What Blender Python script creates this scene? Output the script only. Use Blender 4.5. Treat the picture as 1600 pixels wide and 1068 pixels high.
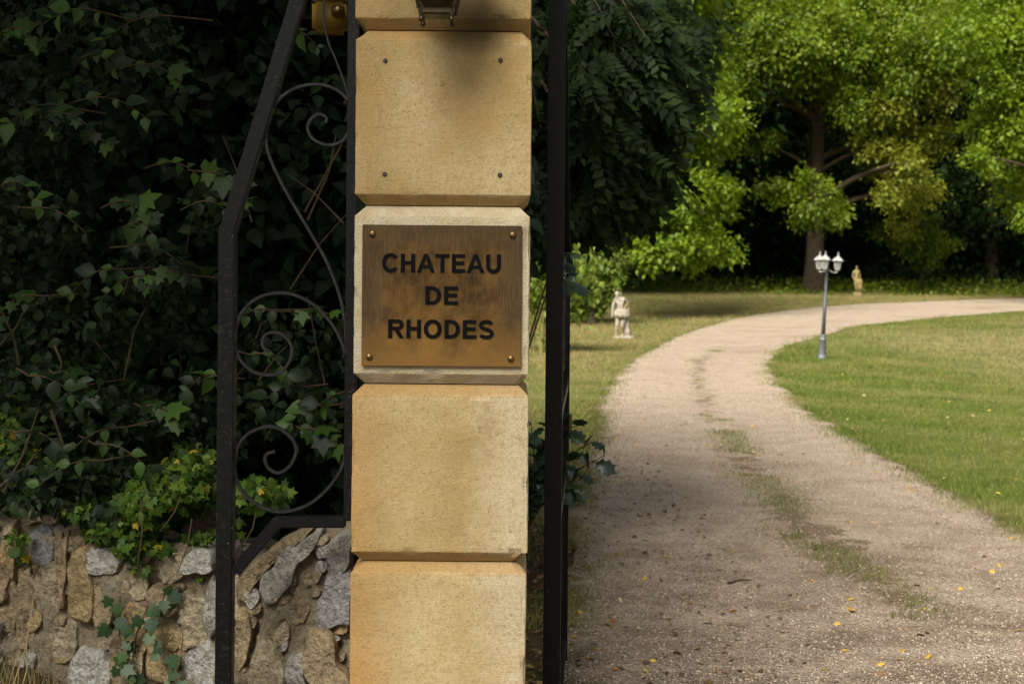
import bpy, bmesh, math, random
import numpy as np
from mathutils import Vector, Matrix, noise as mnoise
R = math.radians
rng = np.random.default_rng(7); random.seed(7)
for o in list(bpy.data.objects): bpy.data.objects.remove(o)
scn = bpy.context.scene; col = scn.collection

# ------------------------------------------------------------------ camera, sky, sun, exposure
F = 2222.0; H0 = 440.0; CAMZ = 1.6; ROLL = R(0.5)
cam = bpy.data.cameras.new('camera'); camo = bpy.data.objects.new('camera', cam); col.objects.link(camo)
cam.sensor_width = 36; cam.lens = F/1600*36; cam.shift_y = -(534-H0)/1600
cam.clip_start = .05; cam.clip_end = 2000
camo.matrix_world = Matrix.Translation((0, 0, CAMZ)) @ Matrix.Rotation(R(90), 4, 'X') @ Matrix.Rotation(ROLL, 4, 'Z')
cam.dof.use_dof = True; cam.dof.focus_distance = 3.62; cam.dof.aperture_fstop = 8.0
scn.camera = camo
SUN_EL, SUN_AZ = R(48), R(208)      # azimuth clockwise from +Y: behind and left of the camera
w = bpy.data.worlds.new('World'); scn.world = w; w.use_nodes = True
nt = w.node_tree; bg = nt.nodes['Background']
sky = nt.nodes.new('ShaderNodeTexSky'); sky.sky_type = 'NISHITA'; sky.sun_disc = False
sky.sun_elevation = SUN_EL; sky.sun_rotation = SUN_AZ; sky.dust_density = 4.0; sky.air_density = 1.2
hs = nt.nodes.new('ShaderNodeHueSaturation'); hs.inputs['Saturation'].default_value = .18
nt.links.new(sky.outputs[0], hs.inputs['Color']); nt.links.new(hs.outputs[0], bg.inputs[0])
bg.inputs[1].default_value = 0.055
sl = bpy.data.lights.new('sun', 'SUN'); sl.energy = 3.5; sl.angle = R(34); sl.color = (1, .95, .85)
so = bpy.data.objects.new('sun', sl); col.objects.link(so)
sd = Vector((math.sin(SUN_AZ)*math.cos(SUN_EL), math.cos(SUN_AZ)*math.cos(SUN_EL), math.sin(SUN_EL)))
so.rotation_euler = sd.to_track_quat('Z', 'Y').to_euler(); so.location = sd*50
scn.view_settings.view_transform = 'Standard'; scn.view_settings.look = 'None'
scn.view_settings.exposure = 1.05; scn.view_settings.gamma = 1.0

# ------------------------------------------------------------------ pixels to directions, terrain
_c, _s = math.cos(ROLL), math.sin(ROLL)
def ray(px, py):
    dx, dy = px-800.0, py-H0
    return ((dx*_c+dy*_s)/F, -(-dx*_s+dy*_c)/F)
def at(px, py, Y):
    a, b = ray(px, py); return Vector((a*Y, Y, CAMZ+b*Y))
_py = np.array([-400, 0, 26, 30, 38, 50, 60, 72, 84, 100, 130, 200, 500.])
_pz = np.array([0, 0, .02, .06, .14, .58, .95, 1.2, 1.9, 4.2, 10, 24, 60.])
_ty = np.arange(-400, 500.1, .25); _tz = np.interp(_ty, _py, _pz)
_k = np.exp(-.5*(np.arange(-40, 41)/10.)**2); _k /= _k.sum()
_tz = np.convolve(np.pad(_tz, 40, mode='edge'), _k, 'valid')
def sst(v, a, b):
    t = np.clip((np.asarray(v, float)-a)/(b-a), 0, 1); return t*t*(3-2*t)
def T(x, y):
    x = np.asarray(x, float); y = np.asarray(y, float)
    z = np.interp(y, _ty, _tz)
    z = z + .42*sst(-x, .7, 1.55)*sst(y, 2.2, 4.1)*(1-sst(y, 16, 30))
    return z
def ground_hit(px, py):
    a, b = ray(px, py)
    Y = np.arange(3, 300, .02); d = CAMZ+b*Y-T(a*Y, Y)
    i = int(np.argmax(d <= 0)) if (d <= 0).any() else len(Y)-1
    return Vector((a*Y[i], Y[i], float(T(a*Y[i], Y[i]))))

# ------------------------------------------------------------------ material helpers
class NT:
    def __init__(s, name):
        s.m = bpy.data.materials.new(name); s.m.use_nodes = True; s.t = s.m.node_tree
        s.b = s.t.nodes['Principled BSDF']; s.out = s.t.nodes['Material Output']
        s.tc = s.t.nodes.new('ShaderNodeTexCoord')
    def n(s, typ, props=None, **inp):
        nd = s.t.nodes.new(typ)
        for k, v in (props or {}).items(): setattr(nd, k, v)
        for k, v in inp.items():
            k = k.replace('_', ' ')
            s.set(nd.inputs[k] if k in nd.inputs else nd.inputs[int(k[1:])], v)
        return nd
    def set(s, sock, v):
        if hasattr(v, 'links'): s.t.links.new(v, sock)
        elif isinstance(v, (tuple, list)) and len(v) == 3 and sock.type == 'RGBA': sock.default_value = (*v, 1)
        else: sock.default_value = v
    def noise(s, scale, detail=4, rough=.55, vec=None, dist=0):
        nd = s.n('ShaderNodeTexNoise', Scale=scale, Detail=detail, Roughness=rough, Distortion=dist)
        s.t.links.new(vec or s.tc.outputs['Object'], nd.inputs['Vector']); return nd.outputs[0]
    def ramp(s, fac, stops, interp='LINEAR'):
        nd = s.n('ShaderNodeValToRGB'); nd.color_ramp.interpolation = interp
        e = nd.color_ramp.elements
        while len(e) < len(stops): e.new(.5)
        for q, (p, c) in zip(e, stops):
            q.position = p; q.color = (*c, 1) if not isinstance(c, (int, float)) else (c, c, c, 1)
        s.set(nd.inputs[0], fac); return nd.outputs[0]
    def mix(s, fac, a, b, mode='MIX'):
        nd = s.n('ShaderNodeMixRGB', {'blend_type': mode})
        s.set(nd.inputs[0], fac); s.set(nd.inputs[1], a); s.set(nd.inputs[2], b); return nd.outputs[0]
    def math(s, op, a, b=0., clamp=False):
        nd = s.n('ShaderNodeMath', {'operation': op, 'use_clamp': clamp}); s.set(nd.inputs[0], a); s.set(nd.inputs[1], b); return nd.outputs[0]
    def mapping(s, scale=(1, 1, 1), rot=(0, 0, 0), src='Object'):
        nd = s.n('ShaderNodeMapping'); nd.inputs['Scale'].default_value = scale; nd.inputs['Rotation'].default_value = rot
        s.t.links.new(s.tc.outputs[src], nd.inputs[0]); return nd.outputs[0]
    def bump(s, h, strength=.5, dist=.01, normal=None):
        nd = s.n('ShaderNodeBump', Strength=strength, Distance=dist); s.set(nd.inputs['Height'], h)
        if normal: s.set(nd.inputs['Normal'], normal)
        return nd.outputs[0]
    def island(s): return s.n('ShaderNodeNewGeometry').outputs['Random Per Island']
    def objrand(s): return s.n('ShaderNodeObjectInfo').outputs['Random']
    def sep(s, src='Object'):
        nd = s.n('ShaderNodeSeparateXYZ'); s.t.links.new(s.tc.outputs[src], nd.inputs[0]); return nd.outputs
    def fin(s, color=None, rough=.8, normal=None, metal=0, spec=None):
        if color is not None: s.set(s.b.inputs['Base Color'], color)
        s.set(s.b.inputs['Roughness'], rough); s.set(s.b.inputs['Metallic'], metal)
        if normal: s.set(s.b.inputs['Normal'], normal)
        if spec is not None: s.b.inputs['Specular IOR Level'].default_value = spec
        return s.m

def m_sandstone(name, pale=0., seed=0., painted_shade=None, rust=0.):
    s = NT(name); g = s.sep()
    mp = s.n('ShaderNodeMapping'); mp.inputs['Location'].default_value = (seed, seed*.7, seed*1.3)
    s.t.links.new(s.tc.outputs['Object'], mp.inputs[0]); v = mp.outputs[0]
    big = s.noise(3.2, 5, .6, v); mid = s.noise(14, 5, .65, v); fine = s.noise(210, 3, .7, v)
    mp2 = s.n('ShaderNodeMapping'); mp2.inputs['Scale'].default_value = (420, 420, 50)
    s.t.links.new(v, mp2.inputs[0]); comb = s.noise(1, 2, .5, mp2.outputs[0])
    mp3 = s.n('ShaderNodeMapping'); mp3.inputs['Scale'].default_value = (30, 30, 260)
    s.t.links.new(v, mp3.inputs[0]); comb2 = s.noise(1, 2, .5, mp3.outputs[0])
    c = s.ramp(big, [(.30, (.25, .172, .062)), (.47, (.365, .275, .12)), (.66, (.46, .37, .20))])
    c = s.mix(s.math('MULTIPLY', s.ramp(mid, [(.45, 0.), (.75, 1.)]), .35), c, (.42, .25, .08))
    # rust-orange staining that runs down the left arris, uneven
    e = s.math('MULTIPLY', s.math('SUBTRACT', -.10, g['X']), 9., True)
    e = s.math('MULTIPLY', e, s.ramp(s.noise(4.5, 4, .6, v), [(.35, 0.), (.62, 1.)]))
    c = s.mix(s.math('MULTIPLY', e, .4), c, (.34, .18, .045))
    if rust:
        e2 = s.math('MULTIPLY', s.math('SUBTRACT', s.math('SUBTRACT', s.math('MULTIPLY', big, .22), g['X']), .19+.10*(1-rust)), 8., True)
        e2 = s.math('MULTIPLY', e2, s.ramp(s.math('ADD', s.math('MULTIPLY', g['Z'], -1.2), s.noise(2.5, 4, .6, v)), [(.25, .25), (.75, 1.)]))
        c = s.mix(s.math('MULTIPLY', e2, .9*rust), c, (.39, .17, .027))
        c = s.mix(s.math('MULTIPLY', s.math('MULTIPLY', s.math('SUBTRACT', s.math('ADD', g['X'], s.math('MULTIPLY', s.noise(6, 5, .7, v), .25)), .18), 8., True), .5), c, (.54, .48, .36))
    # ochre weathering held by the chamfers
    bz = s.ramp(s.math('ADD', s.math('ABSOLUTE', g['Z']), s.math('MULTIPLY', s.math('SUBTRACT', mid, .5), .03)), [(.192, 0.), (.202, 1.)])
    c = s.mix(s.math('MULTIPLY', bz, .75), c, (.30, .17, .052))
    # tooling marks, grain and pits
    grit = s.noise(95, 5, .75, v); grain = s.noise(520, 3, .7, v)
    c = s.mix(s.math('MULTIPLY', s.ramp(comb, [(.52, 0.), (.74, 1.)]), .20), c, (.25, .155, .05))
    c = s.mix(s.math('MULTIPLY', s.ramp(comb2, [(.56, 0.), (.76, 1.)]), .16), c, (.27, .17, .06))
    c = s.mix(s.math('MULTIPLY', s.ramp(grit, [(.48, 0.), (.66, 1.)]), .55), c, (.23, .155, .06))
    c = s.mix(s.math('MULTIPLY', s.ramp(grain, [(.50, 0.), (.68, 1.)]), .35), c, (.56, .45, .28))
    c = s.mix(s.math('MULTIPLY', s.ramp(fine, [(.57, 0.), (.68, 1.)]), .7), c, (.12, .08, .035))
    blot = s.noise(2.2, 6, .7, v, .6); c = s.mix(s.math('MULTIPLY', s.ramp(blot, [(.54, 0.), (.68, 1.)]), .55), c, (.36, .21, .065))
    c = s.mix(s.math('MULTIPLY', s.ramp(s.noise(5.5, 6, .72, v, .8), [(.60, 0.), (.70, 1.)]), .4), c, (.19, .135, .07))
    pit = s.noise(38, 3, .6, v); c = s.mix(s.math('MULTIPLY', s.ramp(pit, [(.69, 0.), (.73, 1.)]), .45), c, (.10, .07, .032))
    if painted_shade:                                       # lantern's soft shadow painted into the stone colour
        dx = s.math('MULTIPLY', s.math('SUBTRACT', g['X'], painted_shade[0]), 1/painted_shade[2]); dz = s.math('MULTIPLY', s.math('SUBTRACT', g['Z'], painted_shade[1]), 1/painted_shade[3])
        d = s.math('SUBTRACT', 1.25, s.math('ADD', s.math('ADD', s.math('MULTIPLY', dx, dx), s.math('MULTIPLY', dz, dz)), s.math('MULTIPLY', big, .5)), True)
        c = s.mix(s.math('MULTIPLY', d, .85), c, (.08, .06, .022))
    if pale:
        c = s.mix(s.math('MULTIPLY', s.ramp(mid, [(.3, .35), (.6, 1.)]), pale), c, (.50, .44, .31))
    h = s.math('ADD', s.math('MULTIPLY', comb, .4), s.math('ADD', s.math('MULTIPLY', comb2, .35), s.math('ADD', s.math('MULTIPLY', fine, .7), s.math('MULTIPLY', grit, .5))))
    h = s.math('ADD', h, s.math('MULTIPLY', mid, 1.2))
    return s.fin(c, .88, s.bump(h, .5 if not pale else .9, .005), spec=.25)

def m_iron():
    s = NT('black_painted_iron')
    n1 = s.noise(55, 4, .6); n2 = s.noise(600, 2, .6); n3 = s.noise(240, 2, .5)
    c = s.mix(s.ramp(n1, [(.62, 0.), (.72, 1.)]), (.004, .004, .0045), (.022, .015, .011))
    c = s.mix(s.math('MULTIPLY', s.ramp(n3, [(.70, 0.), (.74, 1.)]), .6), c, (.25, .24, .22))
    h = s.math('ADD', n1, s.math('MULTIPLY', n2, .5))
    return s.fin(c, s.ramp(n1, [(.3, .28), (.7, .5)]), s.bump(h, .45, .002), spec=.2)

def m_brass():
    s = NT('aged_brass'); g = s.sep()
    v = s.mapping((1, 1, 1)); n1 = s.noise(7, 5, .62, v, .4); n2 = s.noise(34, 4, .6, v); n3 = s.noise(420, 2, .5, s.mapping((1, 1, .06)))
    c = s.ramp(n1, [(.34, (.035, .02, .007)), (.5, (.095, .05, .013)), (.66, (.20, .108, .026))])
    c = s.mix(s.math('MULTIPLY', s.ramp(n2, [(.5, 0.), (.75, 1.)]), .5), c, (.17, .085, .02))
    bx = s.math('MAXIMUM', s.math('MULTIPLY', s.math('ABSOLUTE', g['X']), 4.99), s.math('MULTIPLY', s.math('ABSOLUTE', g['Z']), 5.5))
    edge = s.math('MULTIPLY', s.ramp(s.math('ADD', bx, s.math('MULTIPLY', n1, .22)), [(.70, 0.), (1.08, 1.)]), .8)
    c = s.mix(edge, c, (.06, .04, .018))
    c = s.mix(s.math('MULTIPLY', s.ramp(n3, [(.5, 0.), (.8, 1.)]), .3), c, (.26, .17, .07))
    low = s.ramp(s.math('ADD', g['Z'], s.math('MULTIPLY', n1, .10)), [(-.09, 1.), (.02, 0.)]) if False else s.math('MULTIPLY', s.math('SUBTRACT', s.math('MULTIPLY', n1, .16), s.math('ADD', g['Z'], .135)), 9., True)
    c = s.mix(s.math('MULTIPLY', low, .6), c, (.32, .165, .035))
    r = s.math('ADD', s.ramp(n2, [(.3, .36), (.7, .52)]), s.math('MULTIPLY', edge, .2))
    return s.fin(c, r, s.bump(s.math('ADD', n2, s.math('MULTIPLY', n3, .4)), .12, .002), .75)

def m_plain(name, c, rough=.6, metal=0, nscale=30, var=.35, bump=.2, spec=.4, bd=.003):
    s = NT(name); n1 = s.noise(nscale, 5, .6); n2 = s.noise(nscale*5, 3, .6)
    d = tuple(x*(1-var) for x in c); l = tuple(min(1, x*(1+var*.7)) for x in c)
    cc = s.ramp(n1, [(.3, d), (.5, c), (.7, l)])
    return s.fin(cc, rough, s.bump(s.math('ADD', n1, s.math('MULTIPLY', n2, .5)), bump, bd), metal, spec)

def m_leaf(name, dark, mid, light, trans=.3, rough=.45, patch=0., per='island', yellow=None, spec=.4):
    s = NT(name); r = s.island() if per == 'island' else s.objrand()
    c = s.ramp(r, [(0., dark), (.5, mid), (1., light)])
    if patch:
        p = s.noise(patch, 3, .6); c = s.mix(s.ramp(p, [(.38, 0.), (.62, .75)]), c, tuple(.5*(a+b)*1.15 for a, b in zip(mid, light)))
    if yellow: c = s.mix(s.ramp(r, [(.93, 0.), (.97, 1.)]), c, yellow)
    s.set(s.b.inputs['Base Color'], c); s.b.inputs['Roughness'].default_value = rough
    s.b.inputs['Specular IOR Level'].default_value = spec
    tr = s.n('ShaderNodeBsdfTranslucent'); s.set(tr.inputs[0], s.mix(.5, c, s.mix(1., c, (1.6, 1.5, .5), 'MULTIPLY')))
    mx = s.n('ShaderNodeMixShader'); mx.inputs[0].default_value = trans
    s.t.links.new(s.b.outputs[0], mx.inputs[1]); s.t.links.new(tr.outputs[0], mx.inputs[2])
    s.t.links.new(mx.outputs[0], s.out.inputs[0]); return s.m

def m_rubble(name, c, lichen=0., blue=False):
    s = NT(name); o = s.n('ShaderNodeObjectInfo')
    v = s.n('ShaderNodeVectorMath', {'operation': 'ADD'}); s.t.links.new(s.tc.outputs['Object'], v.inputs[0])
    s.t.links.new(o.outputs['Location'], v.inputs[1]); v = v.outputs[0]
    n1 = s.noise(14, 6, .65, v); n2 = s.noise(60, 5, .65, v); n3 = s.noise(260, 3, .6, v)
    d = tuple(x*.55 for x in c); l = tuple(min(.8, x*1.3) for x in c)
    cc = s.ramp(n1, [(.3, d), (.5, c), (.68, l)])
    cc = s.mix(s.math('MULTIPLY', s.ramp(n2, [(.46, 0.), (.64, 1.)]), .7), cc, tuple(x*.38 for x in c))
    if lichen: cc = s.mix(s.ramp(n2, [(.46, 0.), (.54, lichen)]), cc, (.62, .62, .58))
    cc = s.mix(s.math('MULTIPLY', s.ramp(s.noise(9, 5, .7, v), [(.58, 0.), (.7, 1.)]), .8), cc, (.045, .04, .022))
    h = s.math('ADD', s.math('MULTIPLY', n1, 2.), s.math('ADD', n2, s.math('MULTIPLY', n3, .35)))
    return s.fin(cc, .92, s.bump(h, 1., .03), spec=.15)

def m_mortar():
    s = NT('earthy_mortar'); n1 = s.noise(6, 6, .7); n2 = s.noise(48, 5, .7); n3 = s.noise(190, 4, .65)
    c = s.ramp(n1, [(.3, (.26, .20, .12)), (.48, (.41, .335, .22)), (.66, (.54, .47, .34))])
    c = s.mix(s.ramp(n2, [(.5, 0.), (.66, .75)]), c, (.13, .095, .05))
    c = s.mix(s.ramp(n3, [(.58, 0.), (.66, .7)]), c, (.46, .38, .26))
    c = s.mix(s.ramp(s.noise(4, 5, .7), [(.57, 0.), (.66, .85)]), c, (.04, .04, .018))
    return s.fin(c, .95, s.bump(s.math('ADD', n2, s.math('MULTIPLY', n3, .7)), 1., .04), spec=.15)

def m_grass_ground():
    s = NT('lawn_soil'); n1 = s.noise(.16, 5, .6); n2 = s.noise(1.1, 5, .65); n3 = s.noise(26, 4, .7)
    g = s.sep()
    c = s.ramp(n2, [(.3, (.05, .08, .010)), (.5, (.085, .12, .016)), (.7, (.15, .15, .04))])
    c = s.mix(s.ramp(n1, [(.45, 0.), (.65, .75)]), c, (.20, .165, .07))
    c = s.mix(s.ramp(n3, [(.5, 0.), (.68, .6)]), c, (.07, .05, .022))
    return s.fin(c, .95, s.bump(n3, .8, .03), spec=.1)

def m_forest_floor():
    s = NT('leaf_litter'); n2 = s.noise(1.1, 5, .65); n3 = s.noise(30, 5, .7)
    c = s.ramp(n3, [(.3, (.03, .022, .010)), (.5, (.075, .052, .024)), (.7, (.15, .10, .045))])
    c = s.mix(s.ramp(n2, [(.5, 0.), (.62, .6)]), c, (.035, .045, .012))
    return s.fin(c, .95, s.bump(n3, 1., .03), spec=.1)

def m_gravel():
    s = NT('pale_gravel'); n0 = s.noise(.45, 5, .6); n1 = s.noise(3.0, 6, .7); n2 = s.noise(38, 5, .75); n3 = s.noise(120, 4, .7)
    vo = s.n('ShaderNodeTexVoronoi', Scale=62.); s.t.links.new(s.tc.outputs['Object'], vo.inputs['Vector'])
    c = s.ramp(n1, [(.3, (.50, .365, .25)), (.5, (.66, .52, .385)), (.7, (.75, .62, .48))])
    c = s.mix(s.ramp(n2, [(.47, 0.), (.66, .7)]), c, (.20, .145, .095))
    c = s.mix(s.ramp(n3, [(.5, 0.), (.7, .55)]), c, (.62, .55, .46))
    c = s.mix(s.ramp(n0, [(.52, 0.), (.68, .5)]), c, (.30, .215, .14))
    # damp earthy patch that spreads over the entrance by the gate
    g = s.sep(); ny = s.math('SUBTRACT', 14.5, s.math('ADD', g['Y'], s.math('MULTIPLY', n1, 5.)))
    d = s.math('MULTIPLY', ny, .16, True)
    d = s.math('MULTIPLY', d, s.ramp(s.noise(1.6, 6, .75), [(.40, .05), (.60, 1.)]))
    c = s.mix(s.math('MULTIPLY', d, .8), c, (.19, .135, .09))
    ed = s.n('ShaderNodeAttribute', {'attribute_name': 'edge'}).outputs['Fac']       # soil and moss creeping in from the edges
    k = s.ramp(s.math('ADD', ed, s.math('MULTIPLY', s.math('SUBTRACT', n1, .5), 1.8)), [(.55, 0.), (.95, .9)])
    c = s.mix(k, c, (.16, .125, .055))
    st_ = s.n('ShaderNodeAttribute', {'attribute_name': 'strip'}).outputs['Fac']     # mossy earth along the middle of the drive
    k = s.ramp(s.math('ADD', st_, s.math('MULTIPLY', s.math('SUBTRACT', n1, .5), 2.6)), [(.42, 0.), (.70, .85)])
    c = s.mix(k, c, s.mix(s.ramp(n2, [(.4, 0.), (.6, 1.)]), (.24, .175, .10), (.15, .115, .05)))
    h = s.math('ADD', vo.outputs['Distance'], s.math('MULTIPLY', n2, .8))
    return s.fin(c, .95, s.bump(h, 1., .035), spec=.12)

M = {}
M['iron'] = m_iron(); M['worn_iron'] = m_plain('worn_grey_iron', (.02, .018, .018), .34, .3, 60, .5, .4); M['brass'] = m_brass()
M['block'] = [m_sandstone('golden_sandstone_%s' % k, 0, q) for k, q in zip('abcde', (0., 3.1, 7.7, 12.3, 17.9))]
M['block'][1] = m_sandstone('shadow_painted_sandstone', 0, 3.1, (.075, .225, .13, .075)); M['block'][0] = m_sandstone('shadow_painted_sandstone_under_lantern', 0, 0., (.10, -.20, .11, .055))  # both blocks carry the painted lantern shadow
M['block'][3] = m_sandstone('rust_streaked_sandstone', 0, 12.3, None, 1.); M['block'][2] = m_sandstone('ochre_streaked_sandstone', 0, 7.7, None, .6)
M['pale_block'] = m_sandstone('pale_weathered_sandstone', .85, 5.5)
M['letter'] = m_plain('black_enamel', (.004, .004, .005), .7, 0, 60, .3, .1, .05)
M['screw'] = m_plain('tarnished_screw_brass', (.20, .13, .06), .4, .9, 90, .4, .3)
M['plug'] = m_plain('dark_wall_plug', (.05, .042, .035), .8, 0, 200)
M['mortar'] = m_mortar(); M['joint'] = m_plain('lime_mortar_joint', (.33, .29, .22), .95, 0, 60, .3, .6)
M['grass_ground'] = m_grass_ground(); M['litter'] = m_forest_floor(); M['gravel'] = m_gravel()
M['bark'] = m_plain('grey_brown_bark', (.085, .062, .042), .95, 0, 9, .5, 1., .15, .05)
M['twig'] = m_plain('brown_twig', (.075, .05, .028), .9, 0, 40, .4, .5, .15)
M['dry_stem'] = m_plain('dry_straw_stem', (.36, .26, .12), .9, 0, 40, .4, .3, .15)
M['bamboo'] = m_plain('green_yellow_cane', (.27, .25, .06), .5, 0, 8, .4, .2)
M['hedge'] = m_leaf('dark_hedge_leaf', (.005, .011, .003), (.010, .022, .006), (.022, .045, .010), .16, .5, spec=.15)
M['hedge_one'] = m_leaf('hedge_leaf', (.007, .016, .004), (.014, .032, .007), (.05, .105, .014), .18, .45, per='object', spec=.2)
M['ivy'] = m_leaf('bright_ivy_leaf', (.015, .035, .004), (.042, .085, .008), (.09, .145, .016), .2, .5, yellow=(.30, .22, .02), spec=.2)
M['ivy_one'] = m_leaf('ivy_leaf', (.025, .055, .006), (.05, .10, .010), (.10, .165, .018), .2, .5, per='object', spec=.2)
M['ivy_dark'] = m_leaf('dark_ivy_leaf', (.013, .036, .010), (.024, .058, .014), (.045, .09, .02), .12, .5, per='object')
M['oak'] = m_leaf('bright_oak_leaf', (.055, .115, .006), (.13, .20, .009), (.24, .29, .018), .45, .5, .35)
M['oak_yellow'] = m_leaf('yellowing_oak_leaf', (.10, .14, .008), (.18, .215, .014), (.29, .30, .028), .42, .5, .6)
M['maple'] = m_leaf('fresh_green_leaf', (.055, .125, .006), (.125, .21, .008), (.24, .31, .014), .45, .5, .5)
M['conifer'] = m_leaf('yellow_green_feathery_leaf', (.08, .13, .012), (.15, .21, .02), (.23, .28, .035), .35, .55)
M['forest'] = m_leaf('deep_forest_leaf', (.010, .025, .006), (.018, .040, .009), (.030, .06, .013), .2, .7, spec=.1)
M['near'] = m_leaf('dark_pinnate_leaf', (.007, .016, .004), (.013, .028, .006), (.026, .05, .009), .30, .6, spec=.15)
M['shrub_one'] = m_leaf('glossy_dark_leaf', (.012, .024, .012), (.018, .036, .016), (.03, .055, .02), .08, .3, per='object')
def m_blade(name='grass_blade', dry=0.):
    s = NT(name); r = s.island(); p = s.noise(.45, 5, .65); q = s.noise(.12, 3, .5)
    c = s.ramp(r, [(0., (.04, .078, .006)), (.5, (.098, .145, .013)), (.85, (.17, .195, .03)), (1., (.34, .28, .11))])
    c = s.mix(s.ramp(p, [(.48, 0.), (.66, .65)]), c, (.27, .21, .07))
    c = s.mix(s.ramp(q, [(.52, 0.), (.64, .6)]), c, (.30, .25, .11))
    # mown hay-coloured sweep across the far side of the lawn
    g = s.sep(); f_ = s.math('MULTIPLY', s.math('SUBTRACT', s.math('ADD', g['X'], s.math('MULTIPLY', s.noise(.3, 4, .6), 5.)), 10.2), .35, True)
    f_ = s.math('MULTIPLY', f_, s.math('MULTIPLY', s.math('SUBTRACT', 44., g['Y']), .2, True))
    c = s.mix(s.math('MULTIPLY', f_, .75), c, (.33, .27, .125))
    c = s.mix(s.ramp(s.noise(2.2, 5, .75), [(.48, 0.), (.62, .7)]), c, (.05, .078, .010))
    c = s.mix(s.ramp(s.noise(5.5, 4, .7), [(.60, 0.), (.70, .8)]), c, (.30, .25, .12))
    g2 = s.n('ShaderNodeVectorMath', {'operation': 'DISTANCE'}); s.t.links.new(s.tc.outputs['Object'], g2.inputs[0]); g2.inputs[1].default_value = (19, 31, 0)
    bd = s.math('SINE', s.math('ADD', s.math('MULTIPLY', g2.outputs['Value'], 2.6), s.math('MULTIPLY', s.noise(.35, 3, .6), 5.)))
    if not dry: c = s.mix(s.ramp(bd, [(.35, 0.), (.9, .38)]), c, (.26, .235, .085))
    if dry: c = s.mix(s.ramp(s.noise(.55, 5, .7), [(.30, 0.), (.52, dry)]), c, (.31, .235, .10))
    return s.fin(c, .6, spec=.25)
M['blade'] = m_blade(); M['blade_dry'] = m_blade('dry_verge_blade', .8)
def m_pebble():
    s = NT('pebble'); r = s.island()
    c = s.ramp(r, [(0., (.07, .053, .04)), (.25, (.30, .225, .16)), (.55, (.52, .41, .305)), (.85, (.63, .52, .405)), (1., (.70, .61, .50))])
    return s.fin(c, .9, spec=.15)
M['pebble'] = m_pebble()
def m_statue(name, c, d):
    s = NT(name); n1 = s.noise(5, 5, .65); n2 = s.noise(22, 5, .65); n3 = s.noise(90, 3, .6)
    cc = s.ramp(n1, [(.38, d), (.52, c), (.7, tuple(min(.75, x*1.25) for x in c))])
    cc = s.mix(s.ramp(n2, [(.5, 0.), (.66, .75)]), cc, (.075, .065, .04))
    return s.fin(cc, .9, s.bump(s.math('ADD', n2, n3), .8, .015), spec=.15)
M['statue'] = m_statue('weathered_pale_stone', (.42, .375, .30), (.28, .20, .085))
M['statue2'] = m_statue('mossy_ochre_stone', (.36, .275, .12), (.22, .16, .06))
M['lamp_metal'] = m_plain('grey_blue_lamp_metal', (.15, .155, .17), .5, .3, 12, .35, .15)
M['lamp_white'] = m_plain('white_lamp_paint', (.36, .345, .335), .5, 0, 14, .35, .2)
def m_glass(name, c, rough=.15, trans=.75):
    s = NT(name); s.b.inputs['Transmission Weight'].default_value = trans
    return s.fin(c, rough, spec=.5)
M['frosted'] = m_glass('frosted_lamp_glass', (.62, .60, .55), .3, .6)
M['amber'] = m_glass('amber_plastic', (.27, .155, .014), .5, .25)
M['bronze'] = m_plain('dark_bronze', (.045, .032, .016), .35, .6, 50, .4, .2)
M['black_plastic'] = m_plain('black_plastic', (.012, .012, .013), .4, 0, 40, .3, .1)
def m_fallen():
    s = NT('fallen_leaf'); r = s.objrand()
    c = s.ramp(r, [(0., (.46, .25, .02)), (.35, (.60, .40, .05)), (.6, (.28, .10, .03)), (.8, (.58, .48, .25)), (1., (.20, .09, .04))])
    return s.fin(c, .7)
M['fallen'] = m_fallen()

# ------------------------------------------------------------------ object helpers
def tag(o, label=None, cat=None, group=None, kind=None):
    for k, v in (('label', label), ('category', cat), ('group', group), ('kind', kind)):
        if v: o[k] = v
    return o
def link(name, me, mat=None, parent=None, loc=None):
    o = bpy.data.objects.new(name, me); col.objects.link(o)
    if mat is not None and me is not None and not me.materials: me.materials.append(mat)
    if loc is not None: o.location = loc
    if parent is not None: o.parent = parent
    return o
def empty(name, loc, label, cat, group=None):
    o = bpy.data.objects.new(name, None); col.objects.link(o); o.location = loc; o.empty_display_size = .1
    return tag(o, label, cat, group)
def mesh(name, v, f, smooth=False):
    me = bpy.data.meshes.new(name); me.from_pydata([tuple(p) for p in v], [], f); me.update()
    if smooth: me.polygons.foreach_set('use_smooth', [True]*len(me.polygons))
    return me
def mesh_np(name, V, Fa, smooth=False):
    """V (n,3); Fa (m,k) one polygon size"""
    V = np.asarray(V, np.float32); Fa = np.asarray(Fa, np.int32); m, k = Fa.shape
    me = bpy.data.meshes.new(name); me.vertices.add(len(V)); me.vertices.foreach_set('co', V.ravel())
    me.loops.add(m*k); me.loops.foreach_set('vertex_index', Fa.ravel()); me.polygons.add(m)
    me.polygons.foreach_set('loop_start', np.arange(0, m*k, k, dtype=np.int32))
    me.polygons.foreach_set('loop_total', np.full(m, k, np.int32))
    if smooth: me.polygons.foreach_set('use_smooth', np.ones(m, bool))
    me.update(); me.validate(); return me
def bm_mesh(name, bm, smooth=False):
    me = bpy.data.meshes.new(name); bm.normal_update(); bm.to_mesh(me); bm.free()
    if smooth: me.polygons.foreach_set('use_smooth', [True]*len(me.polygons))
    return me
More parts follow.
